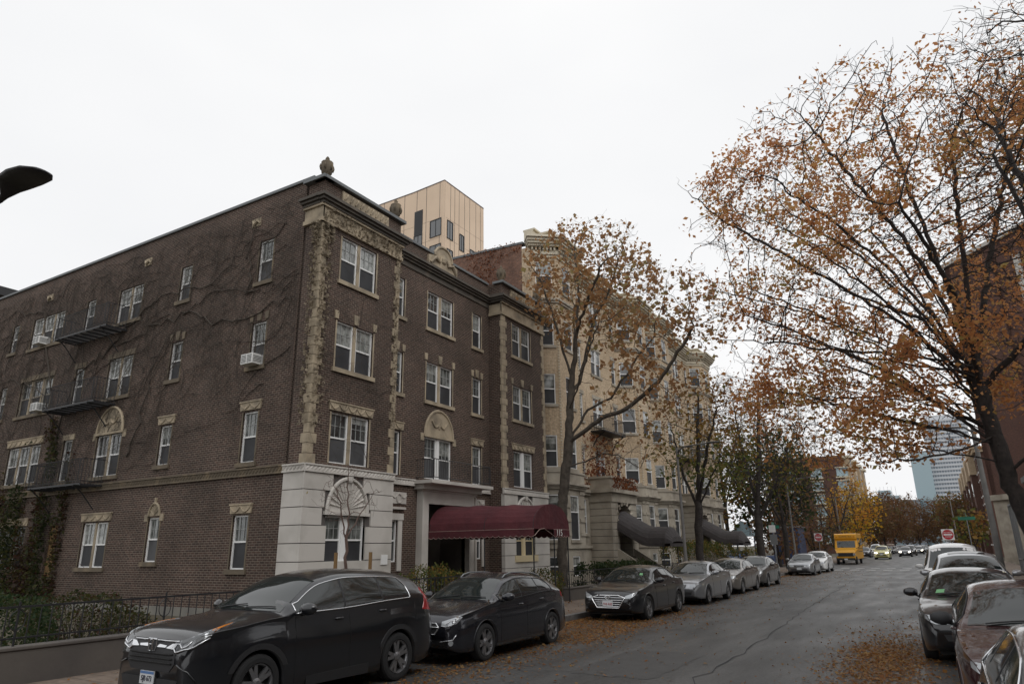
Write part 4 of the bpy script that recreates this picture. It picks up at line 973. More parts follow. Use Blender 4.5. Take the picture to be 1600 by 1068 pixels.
TYPES = {
 'suv2': dict(zt=[(0, .46), (.010, .545), (.03, .61), (.09, .645), (.2, .67), (.275, .70), (.36, .85), (.45, .96), (.57, 1), (.76, .985), (.9, .925), (.94, .86), (.975, .70), (1, .50)],
             zs=[(0, .44), (.03, .575), (.12, .61), (.275, .655), (.5, .66), (.75, .69), (.93, .70), (.975, .62), (1, .48)], cowl=.285, roof=.45, tail=.93, A=.33, C=.86),
 'suv': dict(zt=[(0, .42), (.012, .50), (.035, .575), (.10, .615), (.2, .65), (.275, .685), (.36, .84), (.45, .955), (.57, 1), (.76, .985), (.9, .925), (.94, .86), (.975, .70), (1, .50)],
             zs=[(0, .40), (.035, .54), (.12, .585), (.275, .645), (.5, .655), (.75, .69), (.93, .70), (.975, .62), (1, .48)], cowl=.285, roof=.45, tail=.93, A=.33, C=.86),
 'hatch': dict(zt=[(0, .42), (.012, .50), (.04, .57), (.12, .625), (.2, .66), (.27, .69), (.35, .83), (.44, .955), (.55, 1), (.7, .985), (.85, .92), (.92, .82), (.97, .66), (1, .48)],
             zs=[(0, .40), (.04, .53), (.14, .59), (.27, .65), (.5, .665), (.75, .70), (.92, .70), (.97, .62), (1, .46)], cowl=.28, roof=.44, tail=.9, A=.33, C=.84),
 'sedan': dict(zt=[(0, .40), (.012, .48), (.04, .55), (.12, .615), (.2, .65), (.28, .69), (.36, .83), (.45, .96), (.55, 1), (.67, .985), (.76, .90), (.84, .775), (.9, .755), (.97, .74), (.99, .62), (1, .5)],
             zs=[(0, .38), (.04, .52), (.14, .58), (.28, .65), (.5, .665), (.75, .70), (.9, .70), (.97, .70), (.99, .58), (1, .46)], cowl=.29, roof=.45, tail=.8, A=.34, C=.76),
 'van': dict(zt=[(0, .36), (.012, .42), (.04, .48), (.12, .53), (.2, .565), (.25, .61), (.33, .80), (.40, .95), (.52, 1), (.8, 1), (.93, .97), (.97, .85), (.985, .6), (1, .42)],
             zs=[(0, .33), (.04, .44), (.14, .50), (.25, .56), (.5, .585), (.8, .59), (.95, .59), (.985, .5), (1, .40)], cowl=.25, roof=.40, tail=.95, A=.30, C=.92)}
def wtop(t, T):
    c, r, ta = T['cowl'], T['roof'], T['tail']
    return interp([(0, .74), (.05, .80), (.13, .86), (c - .02, .875), (c + .03, .83), (r, .70), (.6, .69), (ta - .12, .69), (ta, .74), (.97, .80), (1, .76)] if ta < .88 else
                  [(0, .74), (.05, .80), (.13, .86), (c - .02, .875), (c + .03, .83), (r, .70), (.6, .70), (.85, .68), (.95, .72), (1, .76)], t)
def wlow(t): return interp([(0, .74), (.012, .80), (.04, .885), (.09, .95), (.16, .985), (.25, 1), (.8, 1), (.9, .97), (.96, .92), (.99, .86), (1, .80)], t)

class Car:
    def __init__(s, typ, L, Wd, H, name, label, cat, x, y, pm, wb, fo, wr=.33, rot=0, group=None, detail=2, steer=0):
        s.T = T = TYPES[typ]; s.L, s.W, s.H, s.fo, s.wb, s.wr, s.pm, s.d = L, Wd, H, fo, wb, wr, pm, detail
        s.root = empty(name, (x, y, 0), label, cat, group, rz=rot)
        s.hw = Wd / 2; N_ = 90 if detail > 1 else 60
        ys = sorted(set([i / N_ for i in range(N_ + 1)] + [.004, .012, .02, .99, .995] + [(c + sg * (wr + .05) * a) / L for c in (fo, fo + wb) for sg in (-1, 1) for a in (.3, .6, .8, .92, .98, 1.0, 1.02)]))
        rows = []; s.sill = .21
        for t in ys: rows.append(s.section(t))
        q = MB(); m_ = len(rows[0])
        for r in rows: q.v += r
        for i in range(len(rows) - 1):
            for k in range(m_ - 1): a = i * m_ + k; q.f.append((a, a + m_, a + m_ + 1, a + 1)); q.mi.append(0)
        q.f.append(tuple(range(m_))); q.mi.append(0); q.f.append(tuple(range((len(rows) - 1) * m_, len(rows) * m_))[::-1]); q.mi.append(0)
        s.bvh = BVHTree.FromPolygons([Vector(v) for v in q.v], q.f)
        s.body = q.build('body', pm, s.root, smooth=True, local=True)
        q = MB(); q.box(-s.hw + .26, s.hw - .26, .25, L - .2, .17, .62 * H * .62); 
        for c in (fo, fo + wb): q.box(-s.hw + .2, s.hw - .2, c - .42, c + .42, .3, .6)
        q.build('underbody', M['alloy_dk'], s.root, local=True)
    def belt(s, t): return min(interp(s.T['zs'], t), interp(s.T['zt'], t) - .03) * s.H
    def section(s, t):
        y = t * s.L; zt = interp(s.T['zt'], t) * s.H; zs = s.belt(t); wl = wlow(t) * s.hw; wt = wtop(t, s.T) * s.hw
        hood = zt - zs < .14 * s.H
        zb = .30 if t < .01 or t > .99 else interp([(0, .30), (.05, .22), (.12, s.sill), (.88, s.sill), (.95, .26), (1, .34)], t)
        ra = s.wr + .05
        for c in (s.fo, s.fo + s.wb):
            d = abs(y - c)
            if d < ra: zb = max(zb, s.wr + sqrt(ra * ra - d * d) * 1.0)
        zb = min(zb, zs - .06)
        zte = zt - .055 * s.H * (1 - .45 * hood)
        zte = max(zte, zs + .012)
        ws = wl * .965
        if wt > ws * .93 and not hood: wt = ws * .93
        P = [(0, zb), (wl * .82, zb)]
        for k in range(9):         # side
            a = k / 8; z = zb + (zs - zb) * a; full = (z - .2) / (zs - .2) if zs > .25 else a
            x = wl * (.972 + .028 * sin(pi * min(1, max(0, full * .95 + .08)))) - (wl - ws) * max(0, full - .72) / .28 + .012 * math.exp(-((full - .78) / .06) ** 2) * 1.0
            P.append((x, z))
        for k in range(1, 6):      # greenhouse
            a = k / 5; P.append((ws + (wt - ws) * a ** 1.12, zs + (zte - zs) * a ** .96))
        for k in range(1, 7):      # roof / bonnet
            a = k / 6; P.append((wt * (1 - a), zt - (zt - zte) * (1 - a) ** 2.6))
        R = [(x, y, z) for x, z in P]; return R + [(-x, y, z) for x, z in P[::-1][1:]]
    # --- patches projected on the shell
    def cast(s, p, d, off):
        h = s.bvh.ray_cast(Vector(p), Vector(d))
        if h[0] is None: return None
        n = h[1]; n = -n if n.dot(Vector(d)) > 0 else n
        return h[0] + n * off
    def patch(s, name, pts, mode, material, off=.006, step=.07, parent=None, sides=(1, -1), inset=True):
        """pts: 2D polygon. mode 'side': (y,z) cast along x; 'front': (x,z) cast along +y; 'top': (x,y) cast down; 'diag': (x,z) cast along (-.45,1)"""
        obs = []
        for sd in (sides if mode in ('side', 'diag') else (1,)):
            bm = bmesh.new(); vs = [bm.verts.new((a, b, 0)) for a, b in pts]
            try: bm.faces.new(vs)
            except Exception: bm.free(); continue
            xs = [p[0] for p in pts]; zs_ = [p[1] for p in pts]
            for ax, lo, hi in ((0, min(xs), max(xs)), (1, min(zs_), max(zs_))):
                k = lo + step
                while k < hi - step * .3:
                    co = (k, 0, 0) if ax == 0 else (0, k, 0); no = (1, 0, 0) if ax == 0 else (0, 1, 0)
                    bmesh.ops.bisect_plane(bm, geom=bm.verts[:] + bm.edges[:] + bm.faces[:], plane_co=co, plane_no=no); k += step
            bad = []
            for v in bm.verts:
                a, b = v.co.x, v.co.y
                if mode == 'side': o, d = (sd * 3, a, b), (-sd, 0, 0)
                elif mode == 'front': o, d = (a, -2, b), (0, 1, 0)
                elif mode == 'rear': o, d = (a, s.L + 2, b), (0, -1, 0)
                elif mode == 'top': o, d = (a, b, 4), (0, 0, -1)
                else: dd = Vector((-.5 * sd, 1, 0)).normalized(); o = Vector((a * sd, 0, b)) - dd * 2; d = dd
                h = s.cast(o, d, off)
                if h is None: bad.append(v)
                else: v.co = h
            if bad: bmesh.ops.delete(bm, geom=bad, context='VERTS')
            if not bm.faces: bm.free(); continue
            ed = [e for e in bm.edges if e.is_boundary]      # turn the rim back into the body
            for e in ed: e.smooth = False
            ext = bmesh.ops.extrude_edge_only(bm, edges=ed)
            bm.normal_update()
            for v in ext['geom']:
                if isinstance(v, bmesh.types.BMVert):
                    c = Vector((0, s.L / 2, .6)); v.co += (c - v.co).normalized() * .02
            bmesh.ops.recalc_face_normals(bm, faces=bm.faces[:])
            me = bpy.data.meshes.new(name); bm.to_mesh(me); bm.free(); me.materials.append(material)
            me.polygons.foreach_set('use_smooth', [True] * len(me.polygons))
            o = bpy.data.objects.new(name, me); COL.objects.link(o); o.parent = parent or s.root; obs.append(o)
            if parent and parent.type == 'MESH': pass
        return obs
    def line(s, name, pts, mode, r, material, off=.004, sides=(1, -1), n=5, parent=None, dens=.05):
        out = []
        for sd in (sides if mode in ('side', 'diag') else (1,)):
            P = []
            for (a0, b0), (a1, b1) in zip(pts, pts[1:]):
                m_ = max(1, int(sqrt((a1 - a0)**2 + (b1 - b0)**2) / dens))
                for k in range(m_ + 1):
                    a = a0 + (a1 - a0) * k / m_; b = b0 + (b1 - b0) * k / m_
                    if mode == 'side': o, d = (sd * 3, a, b), (-sd, 0, 0)
                    elif mode == 'front': o, d = (a, -2, b), (0, 1, 0)
                    elif mode == 'top': o, d = (a, b, 4), (0, 0, -1)
                    else: dd = Vector((-.5 * sd, 1, 0)).normalized(); o = Vector((a * sd, 0, b)) - dd * 2; d = dd
                    h = s.cast(o, d, off)
                    if h is not None and (not P or (h - P[-1]).length > .004): P.append(h)
            if len(P) > 1: q = MB(); q.tube(P, r, n); out.append(q.build(name, material, parent or s.root, smooth=True, local=True))
        return out
    def zte(s, t):
        sec = s.section(t); return sec[15][2], sec[15][0]
    def glazing(s, trim=None, windows=((0.0, .37), (.385, .70), (.715, 1.0)), sides=(1, -1)):
        T, L = s.T, s.L; A, C = T['A'], T['C']
        lo = lambda t: s.belt(t) + .03; hi = lambda t: s.zte(t)[0] - .035
        def endpt(t): return max(0, hi(t) - lo(t))
        full = None
        for a, b in windows:
            t0 = A + (C - A) * a; t1 = A + (C - A) * b; n = 10
            ts = [t0 + (t1 - t0) * k / n for k in range(n + 1)]
            up = [(t * L, max(hi(t), lo(t) + .012)) for t in ts]; dn = [(t * L, lo(t)) for t in ts]
            if b == 1.0: up = up[:-3] + [(up[-2][0] - .02, up[-2][1] * .55 + dn[-2][1] * .45 + .03)]; dn = dn[:-1] + [(dn[-1][0] - .06, dn[-1][1] + .02)]
            s.patch('side_window', dn + up[::-1], 'side', M['carglass'], .004, .09, sides=sides)
            full = (full or []) + [(dn, up)]
        if trim:
            p = [full[0][0][0]] + [q_ for d, u in full for q_ in d[1:]] ; u = [q_ for d, u in full for q_ in u]
            s.line('window_trim', p + u[::-1] + [p[0]], 'side', .010, trim, .006, sides=sides)
        if full and s.d > 0:
            for (d_, u_), (d2_, u2_) in zip(full, full[1:]):
                s.patch('window_pillar', [d_[-1], d2_[0], u2_[0], u_[-1]], 'side', M['plastic'], .007, .1, sides=sides)
        # windscreen and rear glass
        ta, tb = T['cowl'] + .005, T['roof'] - .008
        ts = [ta + (tb - ta) * k / 8 for k in range(9)]
        xs = [(wtop(t, T) * s.hw - .045) for t in ts]
        bow = lambda x, y: y
        lft = [(-x, t * L) for x, t in zip(xs, ts)]; rgt = [(x, t * L) for x, t in zip(xs, ts)]
        low = [(x_, ta * L - .07 * (1 - (x_ / xs[0])**2)) for x_ in [xs[0] * k / 3 for k in range(2, -3, -1)]]
        top_ = [(x_, tb * L - .05 * (1 - (x_ / xs[-1])**2)) for x_ in [xs[-1] * k / 3 for k in range(-2, 3)]]
        s.patch('windscreen', rgt[::-1][::1] + low + lft + top_, 'top', M['carglass'], .004, .12)
        # rear
        if T['tail'] < .88: t0, t1 = .70, .815
        else: t0, t1 = T['tail'] - .02, T['tail'] + .035
        s.patch('rear_window', [(-.5 * s.W * .62, t0 * L), (.5 * s.W * .62, t0 * L), (.5 * s.W * .66, t1 * L), (-.5 * s.W * .66, t1 * L)], 'top', M['carglass'], .004, .12)
        # wipers
        for x0, x1 in ((-.55, -.02), (.05, .6)): s.line('wiper', [(x0, T['cowl'] * L + .0), (x1, T['cowl'] * L + .07)], 'top', .009, M['plastic'], .02)
    def doors(s, seams=(.33, .545, .74), handles=(.50, .70), sides=(1, -1)):
        L = s.L
        t0, t1, t2 = seams
        for a, b, hd in ((t0, t1, handles[0]), (t1, t2, handles[1])):
            for sd in sides:
                zb = s.sill + .08; ya, yb = a * L, b * L
                p = [(ya + .02, zb), (yb - .02, zb), (yb - .004, s.belt(b) - .01)] + [((b + (a - b) * k / 4) * L, s.belt(b + (a - b) * k / 4) - .012) for k in range(1, 4)] + [(ya + .004, s.belt(a) - .01)]
                if b == t2:
                    wa = s.fo + s.wb; ra = s.wr + .09
                    ye = wa - ra * .3
                    p = [(ya + .02, zb), (min(yb, wa - ra) - .03, zb), (wa - ra * .9, s.wr + .18), (min(yb - .01, wa - ra * .62), s.wr + ra * .8 + .02), (yb, s.belt(b) - .01)] + [((b + (a - b) * k / 4) * L, s.belt(b + (a - b) * k / 4) - .012) for k in range(1, 4)] + [(ya + .004, s.belt(a) - .01)]
                d = s.patch('door', p, 'side', s.pm, .0035, .10, sides=(sd,))
                s.line('door_seam', p + [p[0]], 'side', .0035, M['alloy_dk'], .001, sides=(sd,), n=4, dens=.08)
                hz = s.belt(hd) - .10; hh = s.cast((sd * 3, hd * L, hz), (-sd, 0, 0), .012)
                if d and hh:
                    q = MB(); q.tube([hh + Vector((-sd * .02, -.08, 0)), hh + Vector((sd * .012, -.06, 0)), hh + Vector((sd * .016, .05, 0)), hh + Vector((-sd * .02, .08, 0))], [.012, .016, .016, .012], 6)
                    q.build('handle', s.pm if s.d > 1 else s.pm, d[0], smooth=True, local=True)
    def mirrors(s, m_=None, z=None, sides=(1, -1), size=1.0):
        t = s.T['A'] + .02; z = z or s.belt(t) + .07
        for sd in sides:
            x = s.hw * .93; y = t * s.L
            q = MB(); prof = []
            nn = 8; rings = 7; vs = []
            for i in range(rings):
                a = i / (rings - 1); rr = sin(pi * (a * .84 + .1)) ** .55
                for k in range(nn):
                    th = 2 * pi * k / nn + pi / 8
                    vs.append((sd * (x + .03 + .24 * a * size), y - .02 - .06 * a * 0 + .075 * rr * cos(th) * size + .03 * a, z + .02 + .085 * rr * sin(th) * size))
            fs = [(i * nn + k, i * nn + (k + 1) % nn, (i + 1) * nn + (k + 1) % nn, (i + 1) * nn + k) for i in range(rings - 1) for k in range(nn)] + [tuple(range(nn)), tuple(range((rings - 1) * nn, rings * nn))]
            q.add(vs, fs); q.tube([(sd * (x - .06), y + .02, z - .09), (sd * (x + .08), y + .01, z - .03)], [.03, .02], 6)
            q.build('wing_mirror', m_ or s.pm, s.root, smooth=True, local=True)
    def wheels(s, spokes=5, style='y', rim=None, rr=.66, w=.215):
        proto = None
        for c in (s.fo, s.fo + s.wb):
            for sd in (1, -1):
                x = sd * (s.hw - .115)
                if proto is None:
                    R = s.wr; q = MB(); h = w / 2
                    q.lathe((0, 0, 0), [(R * rr * .9, -h), (R * .86, -h * 1.0), (R * .96, -h * .92), (R, -h * .6), (R, h * .6), (R * .96, h * .92), (R * .86, h), (R * rr + .012, h * .98), (R * rr, h * .8), (R * rr * .97, h * .3)], 36, axis='x', caps=False)
                    ty = q.build('wheel', M['tyre'], None, smooth=False, local=True)
                    q = MB(); r1 = R * rr
                    q.lathe((0, 0, 0), [(r1 * 1.0, h * .96), (r1 * 1.0, h * .80), (r1 * .94, h * .78), (r1 * .90, h * .6), (r1 * .9, h * .1), (r1 * .2, h * .1)], 36, axis='x', caps=False)
                    for k in range(spokes):
                        th = 2 * pi * k / spokes + .3
                        for dd in ((-.16, .16) if style == 'y' else (0,)):
                            wd0, wd1 = (.030, .024) if style == 'y' else (.05, .055)
                            a0, a1 = th + dd * .35, th + dd * (1.25 if style == 'y' else 1)
                            p0 = Vector((h * .72, cos(a0) * r1 * .12, sin(a0) * r1 * .12)); p1 = Vector((h * .86, cos(a1) * r1 * .97, sin(a1) * r1 * .97))
                            tn = Vector((0, -sin(a1), cos(a1))); V = []
                            for (p, wv) in ((p0, wd0), (p1, wd1)):
                                V += [p + tn * wv, p - tn * wv, p - tn * wv + Vector((-.035, 0, 0)), p + tn * wv + Vector((-.035, 0, 0))]
                            q.add(V, [(0, 1, 5, 4), (1, 2, 6, 5), (3, 0, 4, 7), (0, 3, 2, 1), (4, 5, 6, 7)])
                    q.lathe((h * .55, 0, 0), [(.075, 0), (.07, .03), (.04, .045)], 14, axis='x')
                    ri = q.build('rim', rim or M['alloy'], ty, local=True)
                    q = MB(); q.lathe((0, 0, 0), [(r1 * .92, h * .12), (r1 * .92, h * .16)], 24, axis='x'); di = q.build('brake_disc', M['alloy_dk'], ty, local=True)
                    proto = (ty, ri, di); t = ty
                else:
                    t = proto[0].copy(); COL.objects.link(t)
                    for ch in proto[1:]: k_ = ch.copy(); COL.objects.link(k_); k_.parent = t
                t.parent = s.root; t.location = (x, c, s.wr); t.rotation_euler = (rnd.random() * 6 if False else 0.4 * c, 0, pi if sd < 0 else 0)
    def plate(s, z, text, x=0, blue=True, w=.305, ink='ink_red'):
        y = s.cast((x, -2, z), (0, 1, 0), 0).y
        q = MB(); q.box(x - w / 2, x + w / 2, y - .03, y - .018, z - .075, z + .075); p = q.build('licence_plate', M['plate'], s.root, local=True)
        q = MB(); q.box(x - w / 2 + .004, x + w / 2 - .004, y - .031, y - .03, z + .042, z + .072)
        if blue: q.build('plate_band', M['plate_blue'], p, local=True)
        q = MB(); q.box(x - w / 2 - .012, x + w / 2 + .012, y - .018, y + .02, z - .085, z + .085); q.build('plate_holder', M['plastic'], p, local=True)
        if text:
            o = text_mesh(text, .088, 'plate_number', M[ink], None, (0, 0, 0), (pi / 2, 0, 0)); o.parent = p; o.location = (x, y - .0325, z - .012); o.scale = (.86, 1, 1)
    def arches(s, m_, r=.035, wide=.05, sides=(1, -1)):
        for c in (s.fo, s.fo + s.wb):
            ra = s.wr + .052
            P = lambda rr: [(c + rr * cos(t), s.wr + rr * sin(t)) for t in [pi * (-.12 + 1.24 * k / 22) for k in range(23)]]
            P = lambda rr: [(c + rr * cos(t), max(s.sill + .02, s.wr + rr * sin(t))) for t in [pi * (-.1 + 1.2 * k / 22) for k in range(23)]]
            if wide > 0: s.patch('arch_cladding', P(ra + wide) + P(ra + .004)[::-1], 'side', m_, .010, .3, sides=sides)
            else: s.line('arch_lip', P(ra + .012), 'side', r, m_, .0, sides=sides, dens=.08)

def carpaint(n, c, r=.25, m=.45): return paint(n, c, r, m)
PB = carpaint('black car paint', (.010, .011, .014), .28, .2)
PN = carpaint('dark grey car paint', (.022, .023, .030), .25, .5)
PS = carpaint('silver car paint', (.40, .41, .43), .3, .75)
PG = carpaint('champagne car paint', (.26, .24, .22), .3, .75)
PD = carpaint('graphite car paint', (.15, .145, .145), .3, .75)
PW = carpaint('white car paint', (.72, .72, .72), .35, 0)
PR = carpaint('maroon car paint', (.038, .009, .011), .25, .3)
PY = carpaint('pale yellow cab paint', (.60, .55, .25), .35, 0)
def mirrored(pts): return pts

# ---- black crossover nearest the camera
c = Car('suv2', 4.60, 1.86, 1.71, 'parked_suv', 'glossy black crossover in the left foreground, chrome window outline, nearest the corner wall', 'car', -8.78, 5.74, PB, 2.66, .93, wr=.355, rot=R_(-2.3))
c.glazing(trim=M['chrome']); c.doors(seams=(.325, .545, .745)); c.mirrors(size=1.05)
c.wheels(spokes=5, style='y', rim=M['alloy'], rr=.68)
c.arches(M['plastic'], wide=.075)
c.patch('sill_cladding', [(1.32, .215), (3.2, .215), (3.2, .36), (1.32, .33)], 'side', M['plastic'], .009, .4)
hl = c.patch('headlight', [(.44, .925), (.60, .945), (.80, 1.01), (.99, 1.10), (.985, 1.06), (.93, .985), (.80, .885), (.52, .80)], 'diag', M['lamp_dim'], .010, .05)
for k, h in enumerate(hl):
    sd = (1, -1)[k]
    c.line('daytime_strip', [(.43, .87), (.52, .805), (.78, .87), (.93, .965)], 'diag', .011, M['chrome'], .016, sides=(sd,), parent=h)
    c.patch('reflector', [(.78, .95), (.90, 1.02), (.90, .985), (.80, .92)], 'diag', M['lamp_clear'], .014, .05, sides=(sd,), parent=h)
    c.line('lamp_bezel', [(.56, .90), (.62, .855), (.72, .89), (.76, .935)], 'diag', .010, M['chrome'], .016, sides=(sd,), parent=h)
    c.patch('indicator', [(.90, 1.045), (.985, 1.095), (.985, 1.075), (.93, 1.010)], 'diag', M['amber'], .014, .05, sides=(sd,), parent=h)
c.patch('grille', [(-.50, 0.940), (.50, 0.940), (.52, 0.680), (.42, 0.580), (-.42, 0.580), (-.52, 0.680)], 'front', M['plastic'], .008, .08)
for sg in (-1, 1):
    c.patch('chrome_bar', [(sg * .50, .905), (sg * .40, .895), (sg * .30, .845), (sg * .47, .835)], 'front', M['chrome'], .024, .05)
    c.patch('chrome_bar', [(sg * .30, .872), (sg * .11, .885), (sg * .10, .850), (sg * .28, .848)], 'front', M['chrome'], .022, .05)
c.line('chrome_edge', [(-.50, .925), (.50, .925)], 'front', .009, M['chrome'], .016)
for z in (.78, .73, .68): c.line('grille_slat', [(-.46, z), (.46, z)], 'front', .012, M['alloy_dk'], .014)
q = MB(); yb = c.cast((0, -2, .88), (0, 1, 0), .0).y - .045
for sx in (-1, 1): q.tube([(sx * .052, yb - .01, .945), (sx * .034, yb - .012, .88), (sx * .044, yb - .01, .815)], [.017, .012, .017], 6)
q.tube([(-.034, yb - .012, .88), (.034, yb - .012, .88)], .012, 6)
q.tube([(-.095, yb + .012, .95), (-.088, yb + .012, .87), (-.06, yb + .012, .805), (.06, yb + .012, .805), (.088, yb + .012, .87), (.095, yb + .012, .95), (-.095, yb + .012, .95)], .006, 5)
q.build('front_emblem', M['chrome'], c.root, local=True)
c.patch('lower_intake', [(-.62, 0.500), (.62, 0.500), (.55, 0.370), (-.55, 0.370)], 'front', M['plastic'], .008, .1)
c.line('bumper_crease', [(.55, 0.680), (.75, 0.600), (.86, 0.480)], 'diag', .012, PB, .004)
c.plate(.50, '5JB 673', ink='ink'); c.patch('tail_light', [(4.22, 1.02), (4.50, .98), (4.56, 1.08), (4.40, 1.20), (4.28, 1.36), (4.24, 1.34), (4.30, 1.16)], 'side', M['lamp_red'], .008, .06)
c.line('roof_rail', [(.60, 2.2), (.62, 3.9)], 'top', .012, PB, .02) if False else None

# ---- dark grey hatchback with roof rails
c = Car('hatch', 4.42, 1.78, 1.50, 'parked_hatchback', 'dark grey hatchback with roof rails, parked between the big black crossover and the black saloon', 'car', -8.4, 10.68, PN, 2.645, .90, wr=.325)
c.glazing(trim=M['plastic']); c.doors(seams=(.32, .55, .75)); c.mirrors(); c.wheels(spokes=5, style='y', rr=.70); c.arches(PN, r=.01, wide=0)
hl = c.patch('headlight', [(.50, .66), (.60, .64), (.80, .70), (.90, .80), (.86, .82), (.66, .77), (.50, .73)], 'diag', M['lamp_clear'], .010, .05)
for k, h in enumerate(hl): c.line('lamp_bezel', [(.50, .66), (.60, .645), (.74, .69), (.80, .75), (.68, .74), (.60, .68)], 'diag', .009, M['chrome'], .015, sides=((1, -1)[k],), parent=h)
c.patch('grille', [(-.36, .70), (.36, .70), (.44, .63), (.36, .52), (-.36, .52), (-.44, .63)], 'front', M['plastic'], .008, .07)
c.line('grille_surround', [(-.36, .70), (.36, .70), (.44, .63), (.36, .52), (-.36, .52), (-.44, .63), (-.36, .70)], 'front', .011, M['chrome'], .012)
c.line('grille_bar', [(-.42, .635), (.42, .635)], 'front', .012, M['chrome'], .014)
q = MB(); yb = c.cast((0, -2, .64), (0, 1, 0), 0).y - .03; q.lathe((0, 0, 0), [(0, 0)], 3) if False else None
q.tube([(.07 * cos(t * pi / 8), yb, .635 + .035 * sin(t * pi / 8)) for t in range(17)], .008, 5); q.build('front_emblem', M['chrome'], c.root, local=True)
c.patch('lower_intake', [(-.55, .42), (.55, .42), (.5, .29), (-.5, .29)], 'front', M['plastic'], .008, .1)
c.line('fog_trim', [(.46, .40), (.74, .44), (.80, .52)], 'diag', .009, M['chrome'], .01)
fl = c.patch('fog_lamp', [(.70 + .045 * cos(t * pi / 5), .385 + .045 * sin(t * pi / 5)) for t in range(10)], 'diag', M['lamp_clear'], .012, .04)
c.plate(.47, '', ink='ink')
c.patch('tail_light', [(4.12, .93), (4.36, .90), (4.40, .98), (4.22, 1.08), (4.10, 1.06)], 'side', M['lamp_red'], .008, .06)
for sd in (-1, 1):
    q = MB(); P = [c.cast((sd * .52, y, 4), (0, 0, -1), .0) for y in (2.05, 2.15, 2.4, 2.9, 3.3, 3.55, 3.65)]
    q.tube([p + Vector((0, 0, h)) for p, h in zip(P, (.0, .04, .05, .05, .05, .04, .0))], .017, 6); q.build('roof_rail', M['galv'], c.root, smooth=True, local=True)

# ---- black saloon with wide chrome grille
c = Car('sedan', 4.57, 1.80, 1.44, 'parked_saloon', 'black saloon with a wide chrome hexagon grille and leaves on its bonnet', 'car', -8.25, 18.95, PB, 2.70, .88, wr=.325)
c.glazing(trim=M['plastic']); c.doors(seams=(.33, .55, .74)); c.mirrors(); c.wheels(spokes=5, style='y', rr=.70); c.arches(PB, r=.01, wide=0)
hl = c.patch('headlight', [(.50, .60), (.66, .61), (.86, .70), (.93, .77), (.80, .745), (.54, .67)], 'diag', M['lamp_clear'], .010, .05)
hx = [(-.30, .68), (.30, .68), (.50, .62), (.33, .36), (-.33, .36), (-.50, .62)]
c.patch('grille', hx, 'front', M['plastic'], .008, .07); c.line('grille_surround', hx + [hx[0]], 'front', .018, M['chrome'], .012)
for k, z in enumerate((.62, .565, .51, .455, .40)): w_ = .46 - .035 * k; c.line('grille_slat', [(-w_, z), (w_, z)], 'front', .012, M['chrome'], .016)
q = MB(); yb = c.cast((0, -2, .62), (0, 1, 0), 0).y - .035; q.tube([(.085 * cos(t * pi / 8), yb, .635 + .045 * sin(t * pi / 8)) for t in range(17)], .009, 5)
q.tube([(-.03, yb, .605), (-.02, yb, .665)], .008, 5); q.tube([(.02, yb, .605), (.03, yb, .665)], .008, 5); q.tube([(-.025, yb, .63), (.025, yb, .64)], .008, 5); q.build('front_emblem', M['chrome'], c.root, local=True)
c.patch('lower_intake', [(-.6, .31), (.6, .31), (.5, .26), (-.5, .26)], 'front', M['plastic'], .008, .1)
c.line('bumper_crease', [(.55, .50), (.72, .40), (.60, .33)], 'diag', .010, PB, .006)
c.plate(.47, '7HS A50', blue=False, ink='ink_red'); c.patch('sticker', [(.36, 1.62), (.46, 1.62), (.44, 1.72), (.35, 1.72)], 'top', M['sticker'], .008, .1)

def generic(typ, L, Wd, H, name, label, x, y, pm, group=None, wr=.31, lampon=False, grille='plastic', trim='p', plate='', cat='car', doors=True, hz=None, badge=False, rot=0, wh=True, mir=None, emblem=None):
    c = Car(typ, L, Wd, H, name, label, cat, x, y, pm, L * .585, L * .195, wr=wr, group=group, detail=1, rot=rot)
    z = H; hw = Wd / 2; hz = hz or .46 * H
    c.glazing(trim=M['plastic'] if trim == 'p' else trim)
    if doors: c.doors()
    c.mirrors(m_=mir); c.wheels(spokes=5, style='s', rr=.68); c.arches(pm, r=.009, wide=0)
    c.patch('headlight', [(hw * .52, hz - .045), (hw * .72, hz - .05), (hw * .97, hz + .03), (hw * .99, hz + .09), (hw * .8, hz + .075), (hw * .54, hz + .05)], 'diag', M['lamp_on'] if lampon else M['lamp_clear'], .01, .05)
    c.patch('grille', [(-hw * .38, hz + .04), (hw * .38, hz + .04), (hw * .34, hz - .07), (-hw * .34, hz - .07)], 'front', M['plastic'], .008, .08)
    for k in range(2): c.line('grille_slat', [(-hw * .36, hz + .01 - .04 * k), (hw * .36, hz + .01 - .04 * k)], 'front', .007, M['chrome'], .012)
    c.patch('lower_intake', [(-hw * .6, hz - .2), (hw * .6, hz - .2), (hw * .55, hz - .30), (-hw * .55, hz - .30)], 'front', M['plastic'], .008, .1)
    if plate is not None: c.plate(hz - .17, plate, blue=False)
    return c
